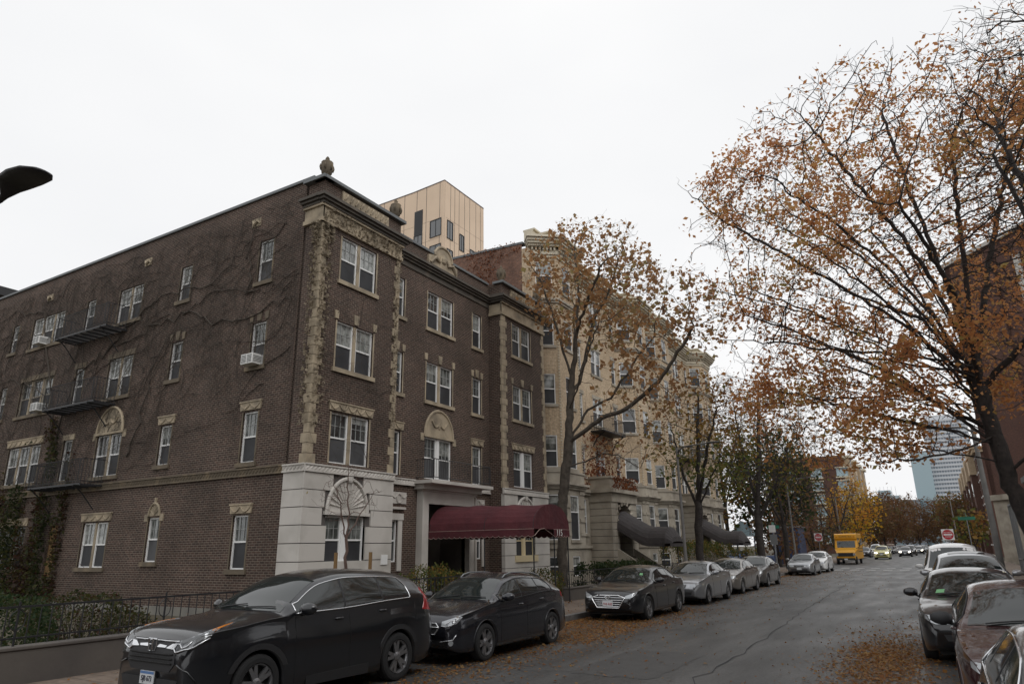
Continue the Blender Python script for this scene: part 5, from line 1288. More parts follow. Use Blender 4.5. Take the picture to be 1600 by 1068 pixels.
# ---- further left-hand row
c = generic('sedan', 4.66, 1.76, 1.45, 'parked_saloon', 'silver saloon directly behind the black saloon with the chrome grille', -8.22, 25.0, PS, hz=.64)
c.patch('grille_shield', [(-.22, .76), (.22, .76), (.13, .60), (-.13, .60)], 'front', M['plastic'], .012, .07); c.line('shield_trim', [(-.22, .76), (-.13, .60), (.13, .60), (.22, .76)], 'front', .014, M['chrome'], .014)
generic('sedan', 4.75, 1.78, 1.44, 'parked_saloon', 'champagne saloon, second car behind the black saloon', -8.4, 30.9, PG, hz=.66)
generic('sedan', 4.55, 1.77, 1.46, 'parked_saloon', 'graphite saloon, last of the left row before the street corner', -8.45, 36.5, PD, hz=.66)
generic('sedan', 4.4, 1.70, 1.40, 'parked_saloon', 'small silver saloon parked beyond the sign posts, by the mailbox', -8.3, 51.0, PS, hz=.62)
generic('hatch', 4.3, 1.74, 1.50, 'parked_hatchback', 'white hatchback parked behind the small silver saloon near the left no-entry sign', -8.2, 57.0, PW, hz=.66)
# ---- moving and distant traffic
generic('suv', 4.7, 1.85, 1.72, 'taxi', 'pale yellow taxi driving toward the camera with lit headlights beside the school bus', -6.7, 104, PY, lampon=True, cat='taxi')
generic('sedan', 4.7, 1.8, 1.5, 'oncoming_car', 'dark saloon driving toward the camera with lit headlights, right of the taxi', -4.7, 122, PN, lampon=True, group=None)
generic('suv', 4.7, 1.85, 1.7, 'oncoming_car', 'grey car following behind the dark oncoming saloon', -4.4, 134, PD, lampon=False)
generic('hatch', 4.4, 1.75, 1.5, 'parked_car', 'black car parked on the left just beyond the school bus', -9.9, 118, PN)
generic('van', 4.9, 1.9, 1.9, 'parked_van', 'white van parked on the left beyond the school bus', -9.6, 136, PW, cat='van')
for k in range(6):
    generic('sedan', 4.6, 1.8, 1.46, 'distant_car', ('silver', 'dark grey', 'champagne', 'white', 'black', 'graphite')[k] + ' small distant car far down the left kerb', -9.0 + .1 * k, 150 + 7.5 * k, (PS, PN, PG, PW, PB, PD)[k], group='distant cars far down the left kerb', doors=False)
for k in range(5):
    generic('sedan', 4.6, 1.8, 1.46, 'distant_traffic_car', '' + ('grey', 'dark', 'black', 'white', 'graphite')[k] + ' distant car in the middle of the road far away', -3.6 - .3 * (k % 2), 150 + 12 * k, (PN, PS, PB, PW, PD)[k], group='distant traffic in the road', doors=False, lampon=k in (0, 3))
# ---- right-hand row (fronts toward the camera)
c = generic('sedan', 4.6, 1.80, 1.47, 'parked_car', 'black car cut off by the bottom right corner of the picture', .98, 3.55, PB, wr=.33, trim=M['chrome'], plate=None)
c = generic('sedan', 4.65, 1.82, 1.50, 'parked_saloon', 'maroon saloon with a green sticker low in its windscreen, second from the bottom right corner', .86, 8.95, PR, wr=.33, mir=M['plastic'])
c.patch('sticker', [(.30, 2.75 - 1.32), (.46, 1.43), (.44, 1.52), (.29, 1.52)], 'top', M['sticker'], .008, .1)
c = generic('sedan', 4.7, 1.82, 1.50, 'parked_saloon', 'black saloon with a slim L-shaped headlight and big wing mirror in the right row', .36, 14.3, PB, wr=.34, hz=.70)
c.patch('sticker', [(-.58, 1.44), (-.44, 1.44), (-.42, 1.53), (-.55, 1.53)], 'top', M['sticker'], .008, .1)
c = generic('suv', 4.7, 1.84, 1.74, 'parked_suv', 'silver crossover with a sunroof, right behind the black saloon of the right row', .55, 20.4, PS, wr=.35)
c.patch('sunroof', [(-.42, 2.25), (.42, 2.25), (.42, 3.2), (-.42, 3.2)], 'top', M['carglass'], .006, .15)
generic('van', 5.0, 1.95, 1.95, 'parked_van', 'white van at the far end of the right hand row of parked cars', .32, 27.0, PW, wr=.34, cat='van')
for k in range(4):
    generic('sedan', 4.6, 1.8, 1.48, 'distant_car', ('graphite', 'dark grey', 'silver', 'maroon')[k] + ' distant parked car beyond the white van on the right', .5, 74 + 7 * k, (PD, PN, PS, PR)[k], group='parked cars beyond the right no-entry sign', doors=False)
# ---- school bus
e = empty('school_bus', (-8.35, 79.5, 0), 'small yellow school bus parked on the left at the crossing', 'bus')
q = MB(); hw = 1.05
prof = [(0, .45), (0, 1.15), (.25, 1.35), (1.25, 1.5), (1.45, 1.55), (1.85, 2.35), (1.7, 2.5), (1.75, 2.95), (2.1, 3.02), (6.9, 3.02), (7.0, 2.9), (7.0, .5)]
n_ = len(prof); 
V = [(-8.35 + sx * hw * (.80 if y < 1.3 else 1), 79.5 + y, z) for sx in (-1, 1) for y, z in prof]
q.add(V, [tuple(range(n_)), tuple(range(n_, 2 * n_))[::-1]] + [(i, i + n_, (i + 1) % n_ + n_, (i + 1) % n_) for i in range(n_)]); q.build('body', M['busyel'], e, bevel=.06)
FB = frame(-8.35, 79.5, 1, 0)
q = MB(); q.poly(frame(-9.2, 79.5, 0, 1), [(1.5, 1.62), (1.84, 2.3), (1.87, 2.3), (1.53, 1.62)], 0, 1.7); 
q = MB(); q.add([(-9.2, 80.98, 1.62), (-7.5, 80.98, 1.62), (-7.5, 81.29, 2.28), (-9.2, 81.29, 2.28)], [(0, 1, 2, 3)]); q.build('windscreen', M['carglass'], e)
q = MB(); q.fb(FB, -.72, .72, .78, 1.12, 0, .05); q.fb(FB, -.85, .85, .42, .62, 0, .15); q.build('grille', M['plastic'], e)
for sx in (-1, 1): 
    q = MB(); q.fb(FB, sx * .78 - .1, sx * .78 + .1, .85, 1.08, -.05, .06); q.build('headlight', M['lamp_clear'], e)
q = MB(); q.fb(FB, -.55, .55, 2.56, 2.86, -1.72, -1.66); sg = q.build('header_board', M['busyel'], e)
text_mesh('SCHOOL BUS', .2, 'header_lettering', M['ink'], e, (-8.35, 81.15, 2.71), (pi / 2, 0, 0))
for sx in (-.82, .82):
    q = MB(); q.lathe(FB(sx, -1.7, 2.7), [(.09, -.03), (.09, .03)], 12); q.build('warning_lamp', M['amber'], e)
q = MB(); Fs = frame(-8.35 + hw, 79.5, 0, 1)
for k in range(6): q.fb(Fs, 2.2 + k * .78, 2.8 + k * .78, 1.85, 2.55, 0, .01)
q.build('side_window', M['carglass'], e)
q = MB(); q.fb(Fs, 2.1, 6.9, 1.2, 1.26, 0, .02); q.fb(Fs, 2.1, 6.9, 1.5, 1.56, 0, .02); q.build('rub_rail', M['plastic'], e)
for sx in (-1, 1):
    for yy in (.75, 5.4): q = MB(); q.lathe((-8.35 + sx * (.85 if sx else 0) - .12, 79.5 + yy, .38), [(.2, 0), (.38, .02), (.38, .22), (.2, .24)], 20, axis='x'); q.build('wheel', M['tyre'], e)
    q = MB(); q.tube([(-8.35 + sx * .95, 80.6, 1.5), (-8.35 + sx * 1.3, 80.5, 1.7), (-8.35 + sx * 1.3, 80.5, 2.1)], [.03, .03, .09], 6); q.build('wing_mirror', M['plastic'], e)
q = MB(); q.fb(FB, -.15, .15, .45, .58, .15, .165); q.build('licence_plate', M['plate'], e)
# ================================================================ TREES
def grow(base_pts, limbs, crowns, n_attr, step=.3, kill=.42, seed=1, rb=.2, rtip=.006, up=.05, jit=.18, iters=140, infl=3.0):
    """space colonisation from a hand-laid trunk and limbs into the crown volumes"""
    g = np.random.default_rng(seed); pos = []; par = []
    def addline(p0_idx, pts):
        i0 = p0_idx; last = np.array(pos[i0]) if i0 is not None else np.array(pts[0], float)
        if i0 is None: pos.append(last); par.append(-1); i0 = 0; pts = pts[1:]
        for p in pts:
            p = np.array(p, float); d = p - last; L = np.linalg.norm(d); m_ = max(1, int(L / step))
            for k in range(1, m_ + 1):
                pos.append(last + d * k / m_ + g.normal(size=3) * .025 * (k < m_) * min(1, L)); par.append(i0); i0 = len(pos) - 1
            last = p
        return i0
    addline(None, base_pts)
    for l in limbs:
        P = np.array(pos); i = int(np.argmin(np.linalg.norm(P - np.array(l[0]), axis=1))); addline(i, l[1:] if len(l) > 1 else l)
    tot = sum(c[1][0] * c[1][1] * c[1][2] for c in crowns); A = []
    for (c, r) in crowns:
        k = int(n_attr * r[0] * r[1] * r[2] / tot); u = g.normal(size=(k, 3)); u /= np.linalg.norm(u, axis=1)[:, None]
        A.append(np.array(c) + u * (g.random(k) ** .42)[:, None] * np.array(r))
    A = np.concatenate(A); P = np.array(pos)
    D = np.full(len(A), 1e9); I = np.zeros(len(A), int)
    def upd(new_lo):
        nonlocal D, I
        Q = np.array(pos[new_lo:])
        for s0 in range(0, len(Q), 400):
            q = Q[s0:s0 + 400]; d = np.linalg.norm(A[:, None] - q[None], axis=2); j = d.argmin(1); dm = d[np.arange(len(A)), j]
            b = dm < D; D[b] = dm[b]; I[b] = j[b] + new_lo + s0
    upd(0)
    for it in range(iters):
        alive = D > kill; A, D, I = A[alive], D[alive], I[alive]
        if len(A) == 0: break
        near = D < infl if it > 25 else D < infl * 2
        if not near.any(): near = D < 1e8
        lo = len(pos); done = 0
        for i in np.unique(I[near]):
            v = A[near & (I == i)] - pos[i]; v /= np.linalg.norm(v, axis=1)[:, None]; d = v.mean(0) + g.normal(size=3) * jit; d[2] += up
            n = np.linalg.norm(d)
            if n < 1e-3: continue
            pos.append(pos[i] + d / n * step); par.append(int(i)); done += 1
        if not done: break
        upd(lo)
    n = len(pos); P = np.array(pos); par = np.array(par); tips = np.zeros(n); ch = [[] for _ in range(n)]
    for i in range(1, n): ch[par[i]].append(i)
    for i in range(n - 1, -1, -1):
        if not ch[i]: tips[i] = 1
        if par[i] >= 0: tips[par[i]] += tips[i]
    e = math.log(max(tips[0], 2)) / math.log(rb / rtip)
    rad = rtip * tips ** (1 / e)
    return P, par, ch, tips, rad
def branch_mesh(name, tr, material, parent, extra=1, seed=3, twl=.45, rtw=.004, min_r=0):
    P, par, ch, tips, rad = tr; V = []; Fq = []; g = np.random.default_rng(seed)
    def tube(idx, rr, n):
        pts = P[idx] if not isinstance(idx, np.ndarray) or idx.ndim == 1 else idx
        m_ = len(pts); T = np.gradient(pts, axis=0); T /= np.maximum(np.linalg.norm(T, axis=1), 1e-9)[:, None]
        a = np.cross(T[0], [.3, .7, .65]); a /= np.linalg.norm(a); base = len(V)
        for k in range(m_):
            a = a - T[k] * a.dot(T[k]); a /= max(np.linalg.norm(a), 1e-9); b = np.cross(T[k], a)
            for j in range(n): t = 2 * pi * j / n; V.append(pts[k] + (a * cos(t) + b * sin(t)) * rr[k])
        for k in range(m_ - 1):
            for j in range(n): Fq.append((base + k * n + j, base + k * n + (j + 1) % n, base + (k + 1) * n + (j + 1) % n, base + (k + 1) * n + j))
    stack = [(0, -1)]
    while stack:
        s, p = stack.pop(); idx = ([p] if p >= 0 else []) + [s]; c = s
        while ch[c]:
            k = sorted(ch[c], key=lambda q: -tips[q])
            for o in k[1:]: stack.append((o, c))
            c = k[0]; idx.append(c)
        if len(idx) < 2: continue
        rr = rad[idx].copy()
        if p >= 0: rr[0] = min(rr[0], rr[1] * 1.15)
        r0_ = rr.max()
        if r0_ > .04:       # split thick and thin stretches
            cut = next((i for i, r in enumerate(rr) if r < .03), len(rr))
            tube(np.array(idx[:cut + 1]), rr[:cut + 1], 8 if r0_ > .1 else 6)
            if cut < len(idx) - 1: tube(np.array(idx[cut:]), rr[cut:], 3)
        else: tube(np.array(idx), rr, 4 if r0_ > .015 else 3)
    thin = np.where(tips <= 4)[0]
    for _ in range(extra):
        for i in thin:
            if g.random() < .55:
                p = P[par[i]]; d = P[i] - p; d = d / max(np.linalg.norm(d), 1e-6) + g.normal(size=3) * .75; d /= np.linalg.norm(d)
                L = twl * (.4 + g.random()); q = np.array([P[i], P[i] + d * L * .5 + g.normal(size=3) * .03, P[i] + d * L + g.normal(size=3) * .06])
                tube(q, [rtw * 1.2, rtw, rtw * .5], 3)
    V = np.array(V); return tinted(name, V, np.array(Fq), np.zeros(len(Fq)), material, parent)
def leaves_on(name, tr, per, size, material, parent, seed=4, spread=.28, aspect=1.6, droop=.3, tmax=3, keep=None, tintf=None, clump=.35, cellsz=1.0, clusters=None):
    P, par, ch, tips, rad = tr; g = np.random.default_rng(seed)
    thin = np.where(tips <= tmax)[0]
    # leaf drop in patches: each twig cluster keeps or loses its leaves
    cell = np.floor(P[thin] / cellsz + np.sin(P[thin][:, [1, 2, 0]] * 1.9) * .35).astype(int); h = np.sin(cell @ np.array([12.9, 78.2, 37.7]) + seed) * 43758.5; h = h - np.floor(h)
    dens = np.where(h < clump, .07, .35 + 1.5 * ((h - clump) / (1 - clump)) ** 1.3) * per
    if keep is not None: dens = dens * keep(P[thin])
    if clusters:
        w = keep(P[thin]) if keep is not None else np.ones(len(thin)); w = w / w.sum(); cc = P[g.choice(thin, clusters[0], p=w)]; add = np.zeros(len(thin))
        for c_ in cc:
            rr_ = clusters[1] * (.6 + .8 * g.random()); d_ = np.linalg.norm((P[thin] - c_) * [1, 1, 1.35], axis=1); add = np.maximum(add, (d_ < rr_) * (1 - .6 * d_ / rr_) * clusters[2] * (.5 + g.random()))
        dens = dens + add
    cnt = g.poisson(dens); idx = np.repeat(thin, cnt)
    C = P[idx] + g.normal(size=(len(idx), 3)) * spread; V, Fc = leaf_quads(C, size, aspect, droop)
    hh = np.repeat(h, cnt); t = np.clip(.15 + .7 * hh + g.normal(size=len(idx)) * .16, 0, 1)
    if tintf is not None: t = np.clip(tintf(C, t), 0, 1)
    return tinted(name, V, Fc, t, material, parent)

def tree(name, label, base, limbs, crowns, n_attr, rb, bark='bark', leaf=None, group=None, trunk_pts=None, step=.3, kill=.42, seed=1, cat='tree', extra=1, rtip=.006, twl=.45, rtw=.004, up=.05, jit=.18, **lk):
    e = empty(name, trunk_pts[0], label, cat, group)
    tr = grow(trunk_pts, limbs, crowns, n_attr, step, kill, seed, rb, rtip, up, jit)
    branch_mesh('trunk', tr, M[bark], e, extra=extra, twl=twl, rtw=rtw)
    if leaf: leaves_on('crown', tr, material=M[leaf], parent=e, seed=seed + 11, **lk)
    return tr

# ---- big amber locust on the right pavement
gl = np.random.default_rng(12); FAN = []
for k in range(26):
    z0 = 4.4 + 2.6 * gl.random(); s0 = np.array([1.9 - .04 * z0, 23, z0]); a = gl.random(); b = gl.random()
    th = pi * (.50 + .55 * a) + gl.normal() * .15         # mostly over the street (-x)
    el = (-.05 + 1.2 * b) * (1 if z0 > 4.9 else .55)
    R = np.array([6.6, 4.6, 8.2]) * (.72 + .3 * gl.random()); d = np.array([cos(th) * cos(el), (gl.random() - .6) * 1.1 * cos(el), sin(el)])
    tgt = np.array([1.0, 22.8, 6.2]) + d * R; mid = s0 + (tgt - s0) * .45 + np.array([.5 * (1 - b), 0, .9 * b - .2]); m2 = s0 + (tgt - s0) * .78 + np.array([.15, 0, .35 * b])
    FAN.append([tuple(s0), tuple(s0 + (mid - s0) * .5 + [0, 0, .1]), tuple(mid), tuple(m2), tuple(tgt)])
tree('amber_locust_tree', 'large honey locust with thin amber leaves leaning over the street from the right pavement', None,
     [[(1.85, 23, 3.9), (1.0, 22.6, 4.25), (-.04, 22.3, 4.55), (-1.63, 22, 4.95), (-3.1, 21.8, 5.5)],
      [(1.80, 23, 4.8), (.9, 21.6, 4.3), (-.1, 20.4, 4.0), (-.9, 19.4, 3.9)],
      [(1.7, 23, 5.9), (.4, 22.5, 6.5), (-1.3, 22.2, 7.5), (-3.3, 22, 8.4)],
      [(1.66, 23, 6.5), (.6, 23, 8.6), (-.7, 23.2, 10.8), (-2.6, 23.4, 12.9)],
      [(1.65, 23, 7), (1.26, 22.5, 10), (.9, 22.4, 12.4), (.6, 22.3, 15.2)],
      [(1.7, 23, 5.4), (.6, 22.2, 5.9), (-1.2, 21.6, 6.4), (-3.4, 21.2, 7.0)], [(1.66, 23, 6.2), (.1, 22.6, 8.2), (-2.2, 22.2, 10.4), (-4.6, 22, 12.6), (-6.0, 21.9, 14.4)],
      [(1.65, 23, 6.9), (.9, 22.0, 9.6), (-.2, 21.4, 12.0), (-1.4, 21, 14.6)], [(1.65, 23, 6.8), (1.9, 22.2, 9.8), (2.2, 21.8, 13.4)],
      [(1.66, 23, 6.8), (2.6, 23.5, 10), (3.9, 23.5, 13.7)], [(1.7, 23, 6.2), (1.4, 20.6, 8.2), (.5, 18.6, 10.3)],
      [(1.7, 23, 6.0), (3.6, 22, 7.8), (5.9, 21.6, 9.6)], [(1.68, 23, 6.3), (.7, 24.6, 8.8), (-1.6, 26.2, 10.8)],
      [(1.9, 23, 3.6), (3.4, 22, 4.9), (5.4, 21.5, 5.4)]] + FAN,
     [((.4, 22.4, 11.0), (6.3, 5.2, 5.9)), ((-1.6, 22.0, 7.2), (3.5, 4.0, 2.6)), ((-1.6, 21.4, 5.1), (2.9, 3, 1.3)), ((4, 22, 10), (4.2, 4.5, 5.2)), ((-3.6, 22.4, 13.4), (1.9, 2.2, 2.0))],
     8500, .215, 'bark_dk', 'lf_locust', trunk_pts=[(2.35, 23, .15), (2.2, 23, 1.4), (2.04, 23, 2.7), (1.88, 23, 3.7), (1.73, 23, 5.3), (1.65, 23, 7.0)],
     step=.25, kill=.30, seed=3, extra=1, per=2.0, size=.118, aspect=1.7, droop=.4, spread=.16, tmax=6, clump=.5, cellsz=1.0, clusters=(190, .80, 23), keep=lambda P: np.clip(np.linalg.norm((P - [1.2, 22.8, 9]) / [6, 5, 6.5], axis=1) * 1.25 - .1, .2, 1.15) * (1 + .9 * ((P[:, 2] < 6.6) & (P[:, 0] < .6))), rtip=.0075, rtw=.005, jit=.12,
     tintf=lambda C, t: t * .85 + .1 + .12 * np.clip((C[:, 2] - 9) / 8, 0, 1) * np.ones(len(C)))
# ---- bare tree top, nearer, upper right
tree('bare_tree', 'nearly leafless dark tree filling the top right corner, nearer than the amber locust', None,
     [[(3.3, 17, 5), (3.0, 17.2, 8.5), (2.6, 17.4, 11)], [(3.3, 17, 5), (4.5, 17, 8), (5.2, 17, 11)], [(3.3, 17, 4.5), (2.8, 16, 7), (2.2, 15.6, 9.5)], [(3.3, 17, 5.5), (3.6, 16.4, 9), (3.7, 16, 12.5)]],
     [((3.7, 16.8, 10.6), (2.4, 2.8, 3.6))], 3200, .17, 'bark_dk', 'lf_locust', trunk_pts=[(3.3, 17, .15), (3.3, 17, 3), (3.3, 17, 5.5)], step=.22, kill=.26, seed=8, extra=2,
     per=.8, size=.10, aspect=2.0, tmax=3)
# ---- brown maple in the yard of the dark brick house
tree('brown_maple_tree', 'street tree with clumped brown leaves beside the right end of the maroon canopy', None,
     [[(-12.95, 26.6, 5.3), (-12.14, 26.3, 5.4), (-11.34, 26, 5.6), (-10.47, 25.8, 5.5), (-9.5, 25.6, 4.9)],
      [(-12.9, 26.5, 6.4), (-11.25, 26.2, 7.15), (-10.11, 26, 7.35), (-9.22, 25.8, 7.8), (-8.5, 25.6, 8.2), (-7.75, 25.4, 8.95), (-6.8, 25.2, 10.1)],
      [(-12.9, 26.5, 6.3), (-12.2, 26.9, 7.7), (-11.2, 27.2, 8.15), (-10.5, 27.4, 9.1), (-9.9, 27.5, 10.0), (-9.2, 27.6, 10.7)],
      [(-12.6, 26.5, 8.5), (-12.5, 26.8, 8.9), (-12.2, 27, 10.2), (-11.8, 27.2, 11.9), (-11.0, 27.4, 13.3), (-10.6, 27.5, 14.6)],
      [(-12.6, 26.5, 9.0), (-12.84, 26.2, 10.0), (-13.2, 26, 11.7), (-13.6, 25.6, 13.5), (-14.3, 25.2, 15.0)],
      [(-12.4, 26.5, 11), (-11.2, 25.4, 12.4), (-10.2, 24.8, 13.4)], [(-12.7, 26.5, 7.6), (-11.5, 25.2, 9.2), (-10.3, 24.2, 10.6)], [(-12.5, 26.5, 10), (-13.2, 28, 12), (-13.6, 28.8, 14)]],
     [((-11.7, 26.6, 13.4), (3.3, 3.2, 3.2)), ((-8.8, 26, 11.4), (2.8, 2.4, 2.2)), ((-6.6, 25.3, 10.3), (1.6, 1.5, 1.5)), ((-9.3, 25.9, 7.8), (2.2, 1.8, 1.5)), ((-10, 25.9, 5.6), (1.7, 1.3, .8))],
     3000, .21, 'bark', 'lf_brown', trunk_pts=[(-13.5, 26.5, .1), (-13.45, 26.5, 2), (-13.34, 26.5, 3.9), (-12.99, 26.5, 6.3), (-12.73, 26.5, 8.8), (-12.4, 26.5, 11.1), (-12.2, 26.5, 13.2), (-12.3, 26.5, 15.2)],
     step=.26, kill=.36, seed=5, extra=1, per=2.4, size=.16, aspect=1.1, droop=.45, spread=.18, tmax=3, clump=.42, cellsz=.8, clusters=(120, .6, 6), keep=lambda P: np.clip((P[:, 2] - 5.2) / 4.0, .18, 1))
# ---- street trees between the brown maple and the corner
tree('green_street_tree', 'smaller green and brown street tree beside the left lamp post', None,
     [[(-9.9, 34.5, 3.8), (-9.2, 34.3, 5.0), (-8.5, 34.2, 6.2)], [(-9.9, 34.5, 3.6), (-10.6, 34.6, 5.5), (-10.9, 34.6, 7.5)], [(-9.9, 34.5, 4), (-9.7, 34.5, 6.5), (-9.4, 34.5, 9.5)], [(-9.9, 34.5, 4), (-9.0, 33.6, 6.5), (-8.2, 33.2, 8.4)]],
     [((-9.4, 34.4, 7.6), (3.1, 2.8, 3.3)), ((-9.0, 34.2, 5.4), (2.3, 2, 1.1))], 1500, .19, 'bark_dk', 'lf_green', trunk_pts=[(-10.15, 34.5, .15), (-10.05, 34.5, 2), (-9.9, 34.5, 4)], step=.27, kill=.42, seed=6, extra=2,
     per=3.8, size=.15, aspect=1.3, tmax=3, clump=.25, tintf=lambda C, t: t * .6 + np.clip((C[:, 2] - 5.5) / 6, 0, .5))
tree('green_street_tree', 'wide forked street tree in front of the side street, thin leaves and bare top', None,
     [[(-10.1, 49, 3.6), (-11.3, 49, 6.0), (-12.2, 49, 8.0)], [(-10.1, 49, 3.6), (-8.6, 48.8, 6.1), (-7.4, 48.6, 8.6)], [(-10.1, 49, 4), (-9.6, 49, 8), (-9.2, 49, 12.5)], [(-10.1, 49, 4.5), (-11, 50, 9), (-11.3, 50.4, 12)]],
     [((-9.6, 49, 9.4), (4.4, 4, 4.6)), ((-8.4, 48.4, 7.2), (4.2, 3, 2.2))], 1700, .26, 'bark_dk', 'lf_green', trunk_pts=[(-10.2, 49, .15), (-10.2, 49, 2.2), (-10.1, 49, 4.5)], step=.32, kill=.5, seed=7, extra=3, rtip=.008, rtw=.006, twl=.7,
     per=2.8, size=.16, aspect=1.3, tmax=3, clump=.35, keep=lambda P: np.clip((13.0 - P[:, 2]) / 4.5, .05, 1), tintf=lambda C, t: t * .7 + np.clip((C[:, 2] - 6) / 9, 0, .4))
# ---- bare sapling with stakes by the front bay
tree('bare_sapling', 'thin leafless sapling in front of the grey stone bay with the fan arch', None,
     [[(-11.3, 11.7, 2.2), (-11.28, 11.45, 2.9), (-11.3, 11.2, 3.5)], [(-11.3, 11.7, 2.3), (-11.3, 12.1, 2.8), (-11.28, 12.5, 3.3)], [(-11.3, 11.7, 2.4), (-11.3, 11.7, 3.2), (-11.3, 11.6, 3.9)]],
     [((-11.3, 11.7, 3.1), (.7, .95, .8))], 160, .035, 'twig', 'lf_brown', trunk_pts=[(-11.3, 11.75, .15), (-11.3, 11.75, 1.4), (-11.3, 11.7, 2.4)], step=.13, kill=.2, seed=9, extra=1, rtip=.004, rtw=.003, twl=.25, per=.06, size=.09, tmax=1)
for x, y, l in ((-11.3, 11.40, 'left of the two wooden stakes beside the bare sapling'), (-11.3, 12.50, 'right of the two wooden stakes beside the bare sapling')):
    q = MB(); q.tube([(x, y, .1), (x, y, 1.1), (x, y, 1.95)], [.045, .045, .04], 7); tag(q.build('wooden_stake', M['wood']), l, 'stake', 'stakes of the bare sapling')

# ---- background trees
def bgtree(label, x, y, h, r, leaf, n=420, seed=1, per=4, size=.34, name='background_tree', group='trees beyond the side street', z0=None, rb=.22, keep=1, bark='bark_dk', clump=.3, squash=1):
    z0 = z0 or h * .25; cz = (h + z0) / 2; rz = (h - z0) / 2
    tree(name, label, None, [[(x, y, z0), (x + r * .4, y, z0 + rz)], [(x, y, z0), (x - r * .4, y, z0 + rz)], [(x, y, z0), (x, y - r * .4, z0 + rz * 1.2)]],
         [((x, y, cz), (r, r * .9, rz))], n, rb, bark, leaf, group=group, trunk_pts=[(x, y, 0), (x, y, z0), (x, y, cz)], step=.6, kill=.85, seed=seed, extra=2, rtip=.014, rtw=.011, twl=1.1,
         per=per, size=size, aspect=1.3, tmax=4, clump=clump, spread=.45)
for yy_, hh_, lf_, lb_ in ((60.5, 10.5, 'lf_red', 'thin russet street tree at the near corner of the side street'), (76.5, 11.5, 'lf_green', 'olive street tree just past the side street'), (97, 11, 'lf_red', 'thin russet street tree left behind the school bus')):
    bgtree(lb_, -10.6 if yy_ != 76.5 else -12.6, yy_, hh_, 3.9, lf_, 700, int(yy_), per=3.0, size=.22, clump=.3, z0=3.4, rb=.2, name='street_tree')
bgtree('tall dark evergreen tree beyond the side street on the left', -14.6, 79, 14.5, 4.6, 'lf_dark', 1300, 21, per=9, size=.38, clump=.05, z0=2.2)
bgtree('dark green tree to the left of the tall evergreen', -20, 76, 15.5, 5.0, 'lf_green', 1100, 22, per=7, size=.34, clump=.15, z0=2.5)
bgtree('bare topped grey tree rising above the dark evergreen', -16.5, 92, 22, 6.5, 'lf_green', 900, 23, per=.5, size=.3, z0=7)
bgtree('bare topped tree left of the dark trees, above the second canopy', -21, 84, 24, 6.5, 'lf_brown', 900, 24, per=.8, size=.3, z0=8)
bgtree('russet tree low behind the parked silver saloons', -13.0, 70, 5.2, 2.7, 'lf_red', 600, 25, per=12, size=.24, z0=.8)
bgtree('russet tree behind the left no-entry sign', -12.4, 88, 6.6, 3.2, 'lf_red', 600, 26, per=12, size=.26, z0=.8)
bgtree('thin brown tree between the red brick block and the evergreen', -12.5, 98, 9.0, 3.2, 'lf_red', 600, 27, per=2.2, size=.28, z0=2)
bgtree('bright yellow and orange tree above the school bus', -9.9, 112, 10.8, 3.9, 'lf_yel', 700, 28, per=10, size=.32, clump=.02, z0=2.2, name='yellow_tree')
for k, (x, y, h, r, lf, lb) in enumerate((
    (-10.5, 150, 11, 4.5, 'lf_red', 'russet tree behind the yellow tree'), (-10.0, 172, 13, 5.5, 'lf_red', 'broad russet tree down the left pavement'),
    (-9.5, 200, 14.5, 7, 'lf_red', 'dark russet tree closing the street on the left'), (-5, 240, 16, 9, 'lf_red', 'widest russet tree closing the end of the street'),
    (4, 235, 15, 8, 'lf_red', 'russet tree right of the end of the street'), (4.2, 170, 12, 4.6, 'lf_green', 'greenish tree on the right pavement far off'),
    (2.9, 128, 8.8, 3.2, 'lf_red', 'orange brown tree behind the right no-entry sign'), (3.6, 104, 6.0, 2.2, 'lf_green', 'small green orange tree by the right street sign'),
    (-9, 262, 9, 7, 'lf_red', 'low russet growth at the far end on the left'), (-1, 268, 9, 7, 'lf_red', 'low russet growth at the far end of the road'), (6.5, 250, 9, 6, 'lf_dark', 'low dark growth at the far end on the right'), (-13.5, 128, 7, 3.6, 'lf_dark', 'low dark tree behind the yellow tree'),
    (-27, 68, 13, 4.6, 'lf_green', 'green tree behind the farther buff house'))):
    bgtree(lb, x, y, h, r, lf, 700, 40 + k, per=8, size=.40, clump=.1, z0=h * .16, group='trees lining the far street', name='far_tree')

# ================================================================ SHRUBS, IVY, VINES
def shrub(name, label, c, r, n, leaf, size=.07, group=None, cat='shrub', boxy=False):
    e = empty(name, (c[0], c[1], c[2] - r[2]), label, cat, group)
    g = np.random.default_rng(int(abs(c[1] * 13 + c[0]) * 7) % 9999)
    u = g.normal(size=(n, 3)); u /= np.linalg.norm(u, axis=1)[:, None]
    if boxy: u = np.sign(u) * np.abs(u) ** .45
    C = np.array(c) + u * (.72 + .34 * g.random(n) ** .5)[:, None] * np.array(r) * (1 + .16 * np.sin(u[:, :1] * 7 + c[1]) * np.cos(u[:, 1:2] * 9))
    C = C[C[:, 2] > .13]; V, Fc = leaf_quads(C, size, 1.5, .0); tinted('foliage', V, Fc, np.clip(g.random(len(C)) * .8 + .1 * np.sin(C[:, 1] * 4), 0, 1), M[leaf], e)
    q = MB()
    for k in range(26):
        t = g.random() * 2 * pi; s = sqrt(g.random()) * .85; x, y = c[0] + r[0] * s * cos(t), c[1] + r[1] * s * sin(t)
        q.tube([(c[0] + (x - c[0]) * .35, c[1] + (y - c[1]) * .35, .1), (x, y, c[2] + r[2] * (.4 + .6 * g.random()))], [.014, .005], 3)
    q.build('stems', M['vine'], e)
shrub('bushy_shrub', 'shrub with small olive leaves between the black crossover and the entrance', (-13.5, 17.7, .75), (.9, 1.5, .75), 5200, 'lf_green', .06)
